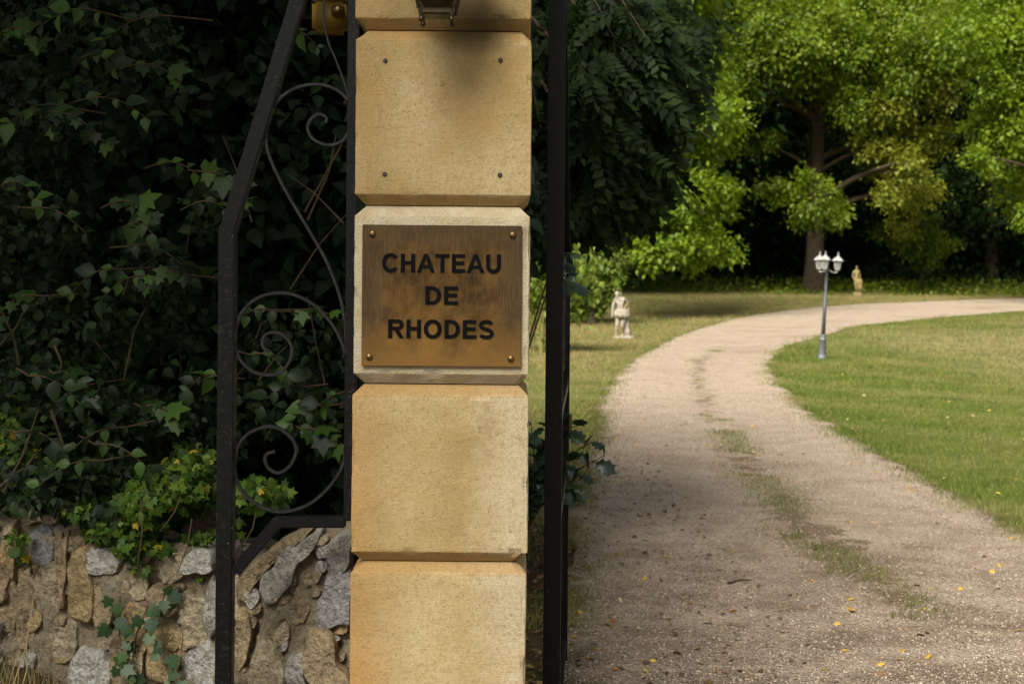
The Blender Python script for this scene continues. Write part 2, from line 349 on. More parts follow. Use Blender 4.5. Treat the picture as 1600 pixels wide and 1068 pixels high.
def tubes(paths, nseg=6):
    """paths: list of (points, radii) -> V, F quads (caps left closed by a tiny radius)"""
    V, Fq = [], []
    for pts, rad in paths:
        pts = [Vector(p) for p in pts]; n = len(pts); b0 = len(V); up = None
        for i, p in enumerate(pts):
            t = (pts[min(i+1, n-1)]-pts[max(i-1, 0)]).normalized()
            if up is None: up = Vector((0, 0, 1)) if abs(t.z) < .9 else Vector((1, 0, 0))
            a = t.cross(up).normalized(); b = a.cross(t).normalized(); up = b
            r = rad[i] if hasattr(rad, '__len__') else rad
            for k in range(nseg):
                q = 2*math.pi*k/nseg; V.append(p+a*math.cos(q)*r+b*math.sin(q)*r)
        for i in range(n-1):
            for k in range(nseg):
                k2 = (k+1) % nseg; Fq.append((b0+i*nseg+k, b0+i*nseg+k2, b0+(i+1)*nseg+k2, b0+(i+1)*nseg+k))
    return V, Fq
def tube_obj(name, paths, mat, parent=None, nseg=6):
    V, Fq = tubes(paths, nseg); return link(name, mesh(name, V, Fq, True), mat, parent)
def lathe(profile, n=16, cap=True):
    V, Fq = [], []
    for r, z in profile:
        for k in range(n):
            q = 2*math.pi*k/n; V.append((r*math.cos(q), r*math.sin(q), z))
    for i in range(len(profile)-1):
        for k in range(n):
            k2 = (k+1) % n; Fq.append((i*n+k, i*n+k2, (i+1)*n+k2, (i+1)*n+k))
    if cap: Fq.append(tuple(range(n))[::-1]); Fq.append(tuple((len(profile)-1)*n+k for k in range(n)))
    return V, Fq
def box_bm(dx, dy, dz, bev=.002, seg=2, c=(0, 0, 0)):
    bm = bmesh.new(); bmesh.ops.create_cube(bm, size=1)
    for v in bm.verts: v.co = Vector((v.co.x*dx+c[0], v.co.y*dy+c[1], v.co.z*dz+c[2]))
    if bev: bmesh.ops.bevel(bm, geom=bm.edges[:], offset=bev, segments=seg, affect='EDGES')
    return bm
def bar(name, p, q, wx, wy, mat, parent, bev=.003, plane_n=Vector((0, 1, 0))):
    """square bar from p to q, section wx across (in plane) by wy along plane_n"""
    p, q = Vector(p), Vector(q); d = (q-p); L = d.length; z = d.normalized(); y = plane_n; x = y.cross(z).normalized(); y = z.cross(x)
    bm = box_bm(wx, wy, L, bev)
    mt = Matrix((x, y, z)).transposed().to_4x4(); mt.translation = (p+q)/2
    bm.transform(mt); return link(name, bm_mesh(name, bm), mat, parent)
def catmull(P, sub=8):
    P = [Vector(p) for p in P]; Q = [2*P[0]-P[1]]+P+[2*P[-1]-P[-2]]; out = []
    for i in range(1, len(Q)-2):
        a, b, c, d = Q[i-1:i+3]
        for k in range(sub):
            t = k/sub; out.append(.5*((2*b)+(c-a)*t+(2*a-5*b+4*c-d)*t*t+(-a+3*b-3*c+d)*t**3))
    out.append(P[-1]); return out
def flat_bar(name, pts, wid, dep, mat, parent):
    """ribbon iron bent in an XZ plane"""
    V, Fq = [], []; n = len(pts)
    for i, p in enumerate(pts):
        t = (pts[min(i+1, n-1)]-pts[max(i-1, 0)]).normalized(); s = Vector((t.z, 0, -t.x))
        c = .3
        for a, b in ((-1+c, -1), (1-c, -1), (1, -1+c), (1, 1-c), (1-c, 1), (-1+c, 1), (-1, 1-c), (-1, -1+c)):
            V.append(p+s*(a*wid/2)+Vector((0, b*dep/2, 0)))
    for i in range(n-1):
        for k in range(8):
            k2 = (k+1) % 8; Fq.append((i*8+k, i*8+k2, (i+1)*8+k2, (i+1)*8+k))
    Fq.append(tuple(range(8))[::-1]); Fq.append(tuple((n-1)*8+k for k in range(8)))
    return link(name, mesh(name, V, Fq), mat, parent)

# leaf templates: x side, y along, z normal
def tpl_kite(): return np.array([(0, 0, 0), (.32, .45, .05), (0, 1, -.12), (-.32, .45, .05)]), np.array([(0, 1, 2), (0, 2, 3)])
def tpl_ovate(wd=.40, drop=.22, tooth=0.):
    ts = [0, .12, .34, .60, .80, 1.]; ws = [0, .27, .42, .33, .15, 0]
    V, L, Rr, Mi = [], [], [], []
    for t, q in zip(ts, ws):
        z = -drop*t*t
        Mi.append(len(V)); V.append((0, t, z))
        if q:
            L.append(len(V)); V.append((-q*wd/.42, t+.02, z+.09*q/.4)); Rr.append(len(V)); V.append((q*wd/.42, t+.02, z+.09*q/.4))
    Fc = []
    for S, flip in ((L, 0), (Rr, 1)):
        tri = [(Mi[0], Mi[1], S[0])]
        for i in range(len(S)-1): tri += [(Mi[i+1], Mi[i+2], S[i]), (Mi[i+2], S[i+1], S[i])]
        tri.append((Mi[-2], Mi[-1], S[-1]))
        Fc += [t[::-1] if flip else t for t in tri]
    return np.array(V), np.array(Fc)
def tpl_ivy():
    P = [(0, .06), (.22, -.05), (.47, .12), (.34, .33), (.52, .56), (.22, .60), (0, 1.0), (-.22, .60), (-.52, .56), (-.34, .33), (-.47, .12), (-.22, -.05)]
    V = [(0, .32, 0)]+[(x, y, -.22*(x*x*1.5+(y-.3)**2)+(.03 if i % 2 else 0)) for i, (x, y) in enumerate(P)]
    n = len(P); return np.array(V), np.array([(0, 1+i, 1+(i+1) % n) for i in range(n)])
def tpl_lobed():
    P = [(0, 0), (.16, .10), (.36, .16), (.27, .32), (.46, .46), (.31, .58), (.36, .78), (.17, .80), (0, 1.0)]
    P = P+[(-x, y) for x, y in P[-2:0:-1]]
    V = [(0, .42, .05)]+[(x, y, -.2*y*y-.1*abs(x)) for x, y in P]
    n = len(P); return np.array(V), np.array([(0, 1+i, 1+(i+1) % n) for i in range(n)])
def tpl_pinnate():
    V, Fc = [], []; k, kf = tpl_kite()
    for i in range(6):
        for s in ((-1, 1) if i < 5 else (0,)):
            a = s*R(62); y0 = .12+.15*i; Ls = .30 if i < 5 else .26
            for p in k:
                x, y, z = p*Ls; V.append((x*math.cos(a)+y*math.sin(a), y0-x*math.sin(a)+y*math.cos(a), z*1.0-.35*y0*y0-.25*y))
            b = len(V)-4; Fc += [(b+t[0], b+t[1], b+t[2]) for t in kf]
    b = len(V); V += [(-.012, 0, 0), (.012, 0, 0), (0, .95, -.32)]; Fc.append((b, b+1, b+2))
    return np.array(V), np.array(Fc)
def frames(fwd, nrm):
    f = fwd/np.linalg.norm(fwd, axis=1, keepdims=True)
    x = np.cross(f, nrm); x /= np.linalg.norm(x, axis=1, keepdims=True)+1e-9
    return x, f, np.cross(x, f)
def cloud(name, tpl, P, fwd, nrm, size):
    V0, F0 = tpl; x, f, n = frames(fwd, nrm); size = np.asarray(size).reshape(-1, 1, 1)
    V = P[:, None, :]+size*(V0[None, :, 0:1]*x[:, None, :]+V0[None, :, 1:2]*f[:, None, :]+V0[None, :, 2:3]*n[:, None, :])
    Fa = F0[None]+(np.arange(len(P))*len(V0))[:, None, None]
    return mesh_np(name, V.reshape(-1, 3), Fa.reshape(-1, 3))
_tplmesh = {}
def leaf_parts(key, tpl, mat, parent, P, fwd, nrm, size, name='leaf'):
    if key not in _tplmesh:
        me = mesh_np(name, tpl[0], tpl[1]); me.materials.append(mat); _tplmesh[key] = me
    me = _tplmesh[key]; x, f, n = frames(fwd, nrm); off = Vector(parent.location)
    for i in range(len(P)):
        o = bpy.data.objects.new(name, me); col.objects.link(o); o.parent = parent
        s = float(size[i]); mt = Matrix((Vector(x[i])*s, Vector(f[i])*s, Vector(n[i])*s)).transposed().to_4x4()
        mt.translation = Vector(P[i])-off; o.matrix_basis = mt
def rel(V, o): return [Vector(p)-Vector(o) for p in V]

# ------------------------------------------------------------------ ground and drive
xs = np.unique(np.concatenate([np.linspace(-300, -30, 28), np.linspace(-30, -6, 33), np.linspace(-6, 8, 71), np.linspace(8, 40, 65), np.linspace(40, 300, 27)]))
ys = np.unique(np.concatenate([np.linspace(-120, -5, 24), np.linspace(-5, 14, 96), np.linspace(14, 75, 123), np.linspace(75, 130, 45), np.linspace(130, 480, 36)]))
X, Yg = np.meshgrid(xs, ys); Z = T(X, Yg)
V = np.stack([X, Yg, Z], -1).reshape(-1, 3); nx, ny = len(xs), len(ys)
ii = (np.arange(ny-1)[:, None]*nx+np.arange(nx-1)[None]).ravel()
ground = link('ground', mesh_np('ground', V, np.stack([ii, ii+1, ii+1+nx, ii+nx], 1), True), M['grass_ground'])
tag(ground, 'grassy ground of the park rising towards the wood', 'ground', kind='structure')
ground.data.materials.append(M['litter'])
cen = np.stack([X[:-1, :-1]+.1, Yg[:-1, :-1]+.1], -1).reshape(-1, 2)
lit = (cen[:, 1] > 78) | ((cen[:, 1] < 9.5) & (cen[:, 0] < 1.0))
ground.data.polygons.foreach_set('material_index', lit.astype(np.int32))

LE = [(885, 1180), (884, 1068), (884, 940), (890, 850), (900, 770), (925, 685), (937, 630), (960, 592), (985, 566), (1015, 546), (1060, 525), (1110, 508), (1170, 494), (1250, 483), (1330, 476), (1450, 471), (1600, 466), (1800, 461)]
RE = [(2900, 1180), (2500, 1068), (2050, 960), (1740, 880), (1600, 832), (1530, 790), (1440, 745), (1380, 712), (1300, 665), (1250, 630), (1215, 592), (1206, 571), (1216, 553), (1245, 537), (1300, 521), (1360, 508), (1600, 486), (1800, 476)]
def edge(L):
    return [ground_hit(*p) for p in L]
Lw = edge(LE); Rw = edge(RE)
Lw = [Vector((.45, 1.0, 0)), Vector((.40, 2.4, 0))]+Lw; Rw = [Vector((5.0, 1.0, 0)), Vector((4.6, 2.4, 0))]+Rw
def resample(P, n):
    P = catmull(P, 10); d = [0]
    for a, b in zip(P, P[1:]): d.append(d[-1]+(b-a).length)
    d = np.array(d); t = np.linspace(0, d[-1], n); A = np.array(P)
    return np.stack([np.interp(t, d, A[:, k]) for k in range(3)], 1)
NS, NW = 620, 56
Lr, Rr_ = resample(Lw, NS), resample(Rw, NS)
def jag(A, seed):
    B = A.copy(); tg = np.gradient(A[:, :2], axis=0); tg /= np.linalg.norm(tg, axis=1, keepdims=True)+1e-9
    for i in range(len(A)):
        j = mnoise.noise(Vector((A[i, 0]*1.1, A[i, 1]*1.1, seed)))*.10+mnoise.noise(Vector((A[i, 0]*5, A[i, 1]*5, seed)))*.03
        B[i, 0] += -tg[i, 1]*j; B[i, 1] += tg[i, 0]*j
    return B
Lr, Rr_ = jag(Lr, 3.3), jag(Rr_, 9.1)
tt = np.linspace(0, 1, NW)[None, :, None]
G = Lr[:, None, :]*(1-tt)+Rr_[:, None, :]*tt
crown = np.full((1, NW), .014)
G[..., 2] = T(G[..., 0], G[..., 1])+crown
ii = (np.arange(NS-1)[:, None]*NW+np.arange(NW-1)[None]).ravel()
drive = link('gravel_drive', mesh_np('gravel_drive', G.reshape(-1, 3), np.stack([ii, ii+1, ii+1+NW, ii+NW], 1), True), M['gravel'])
tag(drive, 'pale gravel drive curving away to the right past the lawn', 'drive', kind='structure')
poly = np.concatenate([Lr[:, :2], Rr_[::-1, :2]])
def in_poly(P, poly):
    x, y = P[:, 0], P[:, 1]; c = np.zeros(len(P), bool); x1, y1 = poly[-1]
    for x2, y2 in poly:
        if y1 != y2:
            m = (y2 > y) != (y1 > y); c ^= m & (x < (x1-x2)*(y-y2)/(y1-y2)+x2)
        x1, y1 = x2, y2
    return c
CS = [ground_hit(*p) for p in [(1480, 1010), (1390, 935), (1330, 890), (1262, 832), (1210, 775), (1170, 730), (1130, 670), (1100, 620), (1088, 590), (1098, 562), (1135, 542)]]
CSr = resample(CS, 300)
tcol = np.linspace(0, 1, NW)[None]; wrow = np.linalg.norm(Rr_-Lr, axis=1)[:, None]; ed_ = np.clip(1-np.minimum(tcol, 1-tcol)*wrow/.42, 0, 1)
drive.data.attributes.new('edge', 'FLOAT', 'POINT').data.foreach_set('value', ed_.ravel().astype(np.float32))
GP = G.reshape(-1, 3)[:, :2]; dmin = np.full(len(GP), 9.)
wmin = np.zeros(len(GP)); CSa = np.array(CS); SW = [0, .95, 1.05, 1, .5, .75, .35, .7, .62, .75, .2]
for k in range(0, 300, 3):
    dk = np.hypot(GP[:, 0]-CSr[k, 0], GP[:, 1]-CSr[k, 1]); wk = np.interp(CSr[k, 1], CSa[:, 1], SW); m_ = dk < dmin
    wmin[m_] = wk; dmin = np.minimum(dmin, dk)
at_ = drive.data.attributes.new('strip', 'FLOAT', 'POINT'); at_.data.foreach_set('value', np.clip(1-dmin/.40, 0, 1)*wmin.astype(np.float32))

rd = np.array([(x, y, .006) for y in (-7.5, .9) for x in np.linspace(-60, 60, 41)])
road = link('road', mesh_np('road', rd, np.array([(i, i+1, i+42, i+41) for i in range(40)])), m_plain('worn_asphalt', (.05, .048, .045), .9, 0, 8, .3, .5))
tag(road, 'worn asphalt lane passing in front of the gate', 'road', kind='structure')
# grass blades: one uncountable stuff object per lawn side
def blades(P, h, wd):
    n = len(P); a = rng.uniform(0, 2*math.pi, n); b = rng.uniform(0, 2*math.pi, n); ln = rng.uniform(.15, .7, n)*h
    d = np.stack([np.cos(a), np.sin(a), np.zeros(n)], 1)*wd[:, None]
    tip = P+np.stack([np.cos(b)*ln, np.sin(b)*ln, h], 1)
    V = np.stack([P-d, P+d, tip], 1).reshape(-1, 3); return mesh_np('grass', V, np.arange(3*n).reshape(-1, 3))
def scatter(n, y0, y1, xfun):
    y = np.exp(rng.uniform(math.log(y0), math.log(y1), n)); lo, hi = xfun(y); x = rng.uniform(0, 1, n)*(hi-lo)+lo
    return np.stack([x, y], 1)
P = scatter(560000, 9, 82, lambda y: (-.02*y-1.0, .40*y+2.0))
P = P[~in_poly(P, poly)]
lawn_side = P[:, 0] > 0
d_ = P[:, 1]; q = np.array([mnoise.noise(Vector((x*.5, y*.5, 0)))*.5+.5 for x, y in P[::1]]) if len(P) < 1 else rng.uniform(.3, 1, len(P))
keep = rng.uniform(0, 1, len(P)) < np.where((P[:, 1] < 26) & (P[:, 0] < 3.0), .35, 1.0)
P = P[keep]; d_ = d_[keep]; q = q[keep]
P3 = np.column_stack([P, T(P[:, 0], P[:, 1])-.004])
tuft = np.array([mnoise.noise(Vector((x*1.7, y*1.7, 1.))) for x, y in P]); h = (.016+.032*q)*np.clip(d_/22, .8, 1.6)*np.where(tuft > .15, 1+3.2*(tuft-.15), 1.); wd = .0016*np.clip(d_/9, 1, 6)
side = in_poly(P, np.concatenate([Rr_[:, :2], [[120., Rr_[-1, 1]], [120., Rr_[0, 1]]]]))
for nm, msk, lab in (('lawn_grass', side, 'short mown grass of the lawn inside the curve of the drive'), ('verge_grass', ~side, 'patchy grass verge between the drive and the trees')):
    tag(link(nm, blades(P3[msk], h[msk], wd[msk]), M['blade'] if nm == 'lawn_grass' else M['blade_dry']), lab, 'grass', kind='stuff')
# tufts in the middle strip and along the drive edges
i = rng.integers(0, 300, 30000); t = rng.normal(0, 1, (30000, 2))*np.array([.13, .12]); Pc = CSr[i, :2]+t
dens = np.array([mnoise.noise(Vector((x*1.1+4, y*.9, 2.))) for x, y in Pc]); Pc = Pc[(dens > np.where(Pc[:, 1] < 16.5, -.05, .36)) & (Pc[:, 1] > CSa[1, 1]-.5)]
Pc3 = np.column_stack([Pc, T(Pc[:, 0], Pc[:, 1])+.011]); n = len(Pc)
tag(link('strip_grass', blades(Pc3, rng.uniform(.008, .045, n), np.full(n, .0026)), M['blade']), 'sparse grass growing along the middle of the gravel drive', 'grass', kind='stuff')
E = np.concatenate([Lr[25:490, :2], Rr_[15:490, :2]]); wE = 1/np.maximum(E[:, 1], 6.)**1.6; i = rng.choice(len(E), 70000, p=wE/wE.sum())
Pe = E[i]+rng.normal(0, .13, (70000, 2))*rng.uniform(.3, 1.6, (70000, 1)); ok = Pe[:, 1] > 6.5
ok &= np.array([mnoise.noise(Vector((x*2.2, y*1.4, 7.))) for x, y in Pe]) > -.12; Pe = Pe[ok]
Pe3 = np.column_stack([Pe, T(Pe[:, 0], Pe[:, 1])+.006]); n = len(Pe)
tag(link('edge_grass', blades(Pe3, rng.uniform(.012, .06, n), .0022*np.clip(Pe[:, 1]/9, 1, 5)), M['blade']), 'ragged grass fringe along both edges of the drive', 'grass', kind='stuff')
# loose pebbles
n = 150000; y = 5.2*np.exp(rng.uniform(0, 1, n)**1.25*math.log(36/5.2)); u = rng.uniform(0, 1, n)
Ls = Lr[Lr[:, 1] < 40]; L1 = np.interp(y, Ls[:, 1], Ls[:, 0]); x = L1+u*(rng.uniform(3.4, 4.2, n)+.5)
x = np.where(y < 16, L1+u*(.62*y-.2), x)
Pp = np.stack([x, y], 1); Pp = Pp[in_poly(Pp, poly)]; n = len(Pp)
octa = np.array([(1, 0, 0), (0, 1, 0), (-1, 0, 0), (0, -1, 0), (0, 0, .7), (0, 0, -.5)]); of = np.array([(0, 1, 4), (1, 2, 4), (2, 3, 4), (3, 0, 4), (1, 0, 5), (2, 1, 5), (3, 2, 5), (0, 3, 5)])
sz = (.0024+.0058*rng.uniform(0, 1, n)**3.5)*np.clip(Pp[:, 1]/10, .9, 1.25)
jit = octa[None]*rng.uniform(.6, 1.3, (n, 6, 3)); ang = rng.uniform(0, 6.28, n); ca, sa = np.cos(ang)[:, None], np.sin(ang)[:, None]
jit = np.stack([jit[..., 0]*ca-jit[..., 1]*sa, jit[..., 0]*sa+jit[..., 1]*ca, jit[..., 2]], -1)
base = np.column_stack([Pp, T(Pp[:, 0], Pp[:, 1])+.0155])
Vp = base[:, None]+jit*sz[:, None, None]; Fp = of[None]+(np.arange(n)*6)[:, None, None]
tag(link('loose_gravel', mesh_np('loose_gravel', Vp.reshape(-1, 3), Fp.reshape(-1, 3)), M['pebble']), 'loose pale gravel chips lying on the drive', 'gravel', kind='stuff')
# litter on the near ground left of the drive
n = 5000; P = np.stack([rng.uniform(-.1, 1.3, n), rng.uniform(4.6, 13, n)], 1); P = P[~in_poly(P, poly) | (rng.uniform(0, 1, n) < .12)]
P3 = np.column_stack([P, T(P[:, 0], P[:, 1])+.02]); n = len(P)
M['litter_leaf'] = m_leaf('dry_litter_leaf', (.05, .03, .012), (.13, .075, .025), (.26, .17, .05), .05, .8)
me = cloud('leaf_litter', tpl_kite(), P3, rng.normal(0, 1, (n, 3))*[1, 1, .25], np.array([0, 0, 1.])+rng.normal(0, .3, (n, 3)), rng.uniform(.02, .05, n))
tag(link('leaf_litter', me, M['litter_leaf']), 'brown dead leaves and bits on the soil beside the gate', 'leaf litter', kind='stuff')
# dry grass on the bank at the foot of the wall
n = 5000; P = np.stack([rng.uniform(-2.6, -1.05, n), rng.uniform(3.2, 4.35, n)], 1); P3 = np.column_stack([P, T(P[:, 0], P[:, 1])-.005])
s = NT('dry_bank_grass'); M['dry'] = s.fin(s.ramp(s.island(), [(0., (.10, .07, .03)), (.5, (.24, .17, .07)), (.8, (.36, .28, .13)), (1., (.10, .15, .03))]), .8)
tag(link('bank_grass', blades(P3, rng.uniform(.02, .12, n), np.full(n, .0018)), M['dry']), 'dry straw-coloured grass on the bank at the foot of the wall', 'grass', kind='stuff')

# ------------------------------------------------------------------ stone pillar
PY = 3.6; PX = at(690, 440, PY).x; PW = 275/F*PY
pillar = empty('gate_pillar', (PX, PY+PW/2, 0), 'square golden sandstone gate pillar of bevelled blocks', 'pillar')
def block(z0, z1, w, mat, seed, bev=.026):
    zc = (z0+z1)/2; h = (z1-z0)/2; n = 26; rc = .0045
    per = []                                        # unit square outline with tight rounded arrises
    for k in range(4):
        a = Matrix.Rotation(math.pi/2*k, 2)
        for t in [-.985, -.96]+list(np.linspace(-.93, .93, n))+[.96, .985]: per.append(a @ Vector((t, -1.)))
        per.append(a @ Vector((.9955, -.9955)))
    lev = [(-h, bev), (-h+bev*.5, bev*.5), (-h+bev-.0008, .0009), (-h+bev+.0008, .0001)]+[(z, 0.) for z in np.linspace(-h+bev+.012, h-bev-.012, n)]+[(h-bev-.0008, .0001), (h-bev+.0008, .0009), (h-bev*.5, bev*.5), (h, bev)]
    V, Fq = [], []; m = len(per)
    for z, d in lev:
        for u in per:
            r = w/2-d; p = Vector((u.x*r, u.y*r, z)); q = p+Vector((seed, seed*.3, 0)); nn = Vector((u.x if abs(u.x) > .98 else 0, u.y if abs(u.y) > .98 else 0, 0)).normalized()
            k = mnoise.noise(q*7)*.0012+mnoise.noise(q*30)*.0007+mnoise.noise(q*85)*.0006
            arris = (abs(u.x) > .955 and abs(u.y) > .955)+(abs(abs(z)-h+bev) < .006)
            if arris: k -= max(0, mnoise.noise(q*21+Vector((0, 5, 0)))-.12)*.016+.001
            V.append(p+nn*k+Vector((0, 0, mnoise.noise(q*33+Vector((3, 3, 3)))*.001 if abs(z) < h-.001 else 0)))
    for i in range(len(lev)-1):
        for k in range(m): Fq.append((i*m+k, i*m+(k+1) % m, (i+1)*m+(k+1) % m, (i+1)*m+k))
    Fq.append(tuple(range(m))[::-1]); Fq.append(tuple((len(lev)-1)*m+k for k in range(m)))
    me = mesh('block', V, Fq, True); me.set_sharp_from_angle(angle=R(14))
    return link('block', me, mat, pillar, (0, 0, zc))
JZ = [0., .437, .887, 1.3376, 1.791, 2.237, 2.687, 3.137]
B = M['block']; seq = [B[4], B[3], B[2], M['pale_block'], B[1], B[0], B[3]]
ws = [.447, .447, .448, .4455, .447, .447, .447]
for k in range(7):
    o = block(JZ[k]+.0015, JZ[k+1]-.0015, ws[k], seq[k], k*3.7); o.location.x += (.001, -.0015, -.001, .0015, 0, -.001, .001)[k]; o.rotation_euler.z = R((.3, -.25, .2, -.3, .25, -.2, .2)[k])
    if k == 3: o['label'] = 'pale chisel-edged block behind the brass plaque'
    j = box_bm(.37, .37, .006, 0); link('mortar_joint', bm_mesh('mortar_joint', j), M['joint'], pillar, (0, 0, JZ[k+1]))
cap = bmesh.new(); rr = []
for z, r in ((3.1405, .23), (3.17, .275), (3.22, .275), (3.36, .03)): rr.append([cap.verts.new((sx*r, sy*r, z)) for sx, sy in ((-1, -1), (1, -1), (1, 1), (-1, 1))])
for a, b in zip(rr, rr[1:]):
    for k in range(4): cap.faces.new((a[k], a[(k+1) % 4], b[(k+1) % 4], b[k]))
cap.faces.new(rr[0][::-1]); cap.faces.new(rr[-1]); link('cap_stone', bm_mesh('cap_stone', cap), B[2], pillar)
for px, py in ((602, 95), (782, 94), (601, 272), (781, 273)):
    p = at(px, py, PY-.0025); v, f = lathe([(.0045, -.004), (.0062, 0), (.004, .0025), (.001, .001)], 10)
    o = link('wall_plug', mesh('wall_plug', v, f, True), M['plug'], pillar, p-pillar.location); o.rotation_euler = (R(90), 0, 0)

# ------------------------------------------------------------------ brass plaque with its lettering
c0, c1 = at(567, 351, PY), at(814, 573, PY); pw, ph = c1.x-c0.x, c0.z-c1.z
pl = empty('name_plaque', ((c0.x+c1.x)/2, PY-.008, (c0.z+c1.z)/2), 'aged brass plaque reading CHATEAU DE RHODES on the pillar', 'plaque')
link('plate', bm_mesh('plate', box_bm(pw, .006, ph, .0012, 2)), M['brass'], pl)
LT = .160   # stem width in em, cap height .716
def strip(P, wd):
    P = [Vector((p[0], p[1])) for p in P]; n = len(P); out = []
    for i, p in enumerate(P):
        t = P[min(i+1, n-1)]-P[max(i-1, 0)]; t.normalize(); s = Vector((-t.y, t.x)); w_ = wd[i] if hasattr(wd, '__len__') else wd
        out.append((p+s*w_/2, p-s*w_/2))
    return [(out[i][0], out[i][1], out[i+1][1], out[i+1][0]) for i in range(n-1)]
def rect(x0, y0, x1, y1): return [(Vector((x0, y0)), Vector((x1, y0)), Vector((x1, y1)), Vector((x0, y1)))]
def quad(*p): return [tuple(Vector(q) for q in p)]
def arc(cx, cy, rx, ry, a0, a1, n): return [(cx+rx*math.cos(R(a0+(a1-a0)*i/n)), cy+ry*math.sin(R(a0+(a1-a0)*i/n))) for i in range(n+1)]
CH = .716
def glyph(ch):
    s = LT; b = .138
    if ch == 'H': return rect(.073, 0, .073+s, CH)+rect(.649-s, 0, .649, CH)+rect(.073+s, .30, .649-s, .30+b), .722
    if ch == 'E': return rect(.073, 0, .073+s, CH)+rect(.073+s, 0, .617, b)+rect(.073+s, .30, .58, .30+b)+rect(.073+s, CH-b, .606, CH), .667
    if ch == 'T': return rect(.021, CH-b, .59, CH)+rect(.306-s/2, 0, .306+s/2, CH-b), .611
    if ch == 'A':
        xa = lambda y: .279*y/CH
        L = quad((0, 0), (.157, 0), (.361, .716*.76), (.361, CH), (.283, CH)); Rq = [tuple(Vector((.722-p.x, p.y)) for p in L[0][::-1])]
        y0, y1 = .163, .163+.12; il = lambda y: .157+(.204)*y/(.716*.76)
        return L+Rq+quad((il(y0), y0), (.722-il(y0), y0), (.722-il(y1), y1), (il(y1), y1)), .722
    if ch == 'U':
        P = [(.144, CH), (.144, .28)]+arc(.361, .275, .217, .215, 180, 360, 16)[1:-1]+[(.578, .28), (.578, CH)]
        return strip(P, s), .722
    if ch == 'D':
        P = [(.218, CH-b/2), (.33, CH-b/2)]+arc(.33, CH/2, .275, CH/2-b/2, 90, -90, 18)[1:-1]+[(.33, b/2), (.218, b/2)]
        wd = [b, b]+[b+(s-b)*math.sin(math.pi*i/16) for i in range(17)]+[b, b]
        return rect(.073, 0, .073+s, CH)+strip(P, wd), .722
    if ch == 'O': return strip(arc(.389, CH/2, .275, .30, 90, 450, 36), [.140+.020*abs(math.cos(R(90+10*i))) for i in range(37)]), .778
    if ch == 'C': return strip(arc(.385, CH/2, .268, .302, 38, 322, 30), [.142+.014*abs(math.cos(R(38+9.5*i))) for i in range(31)]), .722
    if ch == 'R':
        P = [(.218, CH-b/2), (.47, CH-b/2)]+arc(.47, .515, .135, .1385, 90, -90, 12)[1:-1]+[(.47, .515-.1385), (.218, .515-.1385)]
        wd = [.134]*2+[.134+.025*math.sin(math.pi*i/10) for i in range(11)]+[.134]*2
        return rect(.073, 0, .073+s, CH)+strip(P, wd)+quad((.33, .314), (.36, .25), (.528, 0), (.70, 0), (.60, .17), (.50, .315)), .722
    if ch == 'S':
        P = arc(.33, .515, .225, .142, 22, 90, 6)+arc(.315, .52, .205, .137, 90, 250, 14)[1:]+arc(.36, .20, .195, .142, 72, -90, 14)+arc(.33, .203, .235, .145, -90, -158, 6)[1:]
        return strip(P, .143), .667
def put_line(text, x0, x1, ytop, ybot):
    gs = [glyph(c) for c in text]; em = (ybot-ytop)/CH/F*PY     # em in metres
    adv = [g[1] for g in gs]; tot = sum(adv)
    a, b = at(x0, ybot, PY), at(x1, ybot, PY); sx = (b.x-a.x)/(tot-.1); x = a.x-.05*sx-pl.location.x
    for (polys, ad) in gs:
        me_v, me_f = [], []
        for pg in polys:
            n = len(pg); b0 = len(me_v)
            area = sum(pg[i].x*pg[(i+1) % n].y-pg[(i+1) % n].x*pg[i].y for i in range(n))
            if area < 0: pg = pg[::-1]
            for q in pg: me_v.append(((q.x-ad/2)*sx, -.0028, q.y*em))
            for q in pg: me_v.append(((q.x-ad/2)*sx, .0004, q.y*em))
            me_f.append(tuple(b0+i for i in range(n)))
            for i in range(n): me_f.append((b0+(i+1) % n, b0+i, b0+n+i, b0+n+(i+1) % n))
        link('letter', mesh('letter', me_v, me_f), M['letter'], pl, (x+ad/2*sx, -.003, a.z-pl.location.z)); x += ad*sx
put_line('CHATEAU', 598, 783, 396, 425); put_line('DE', 664, 716, 447, 475.5); put_line('RHODES', 606, 771, 498.5, 527.5)
v, f = lathe([(.0085, 0), (.0085, .003), (.0065, .006), (.003, .0072), (.0005, .0075)], 14); sm = mesh('screw', v, f, True); sm.materials.append(M['screw'])
for px, py in ((582, 365), (801, 367), (577, 557), (798, 560)):
    p = at(px, py, PY-.011); o = link('screw', sm, None, pl, p-pl.location); o.rotation_euler = (R(90), 0, 0)

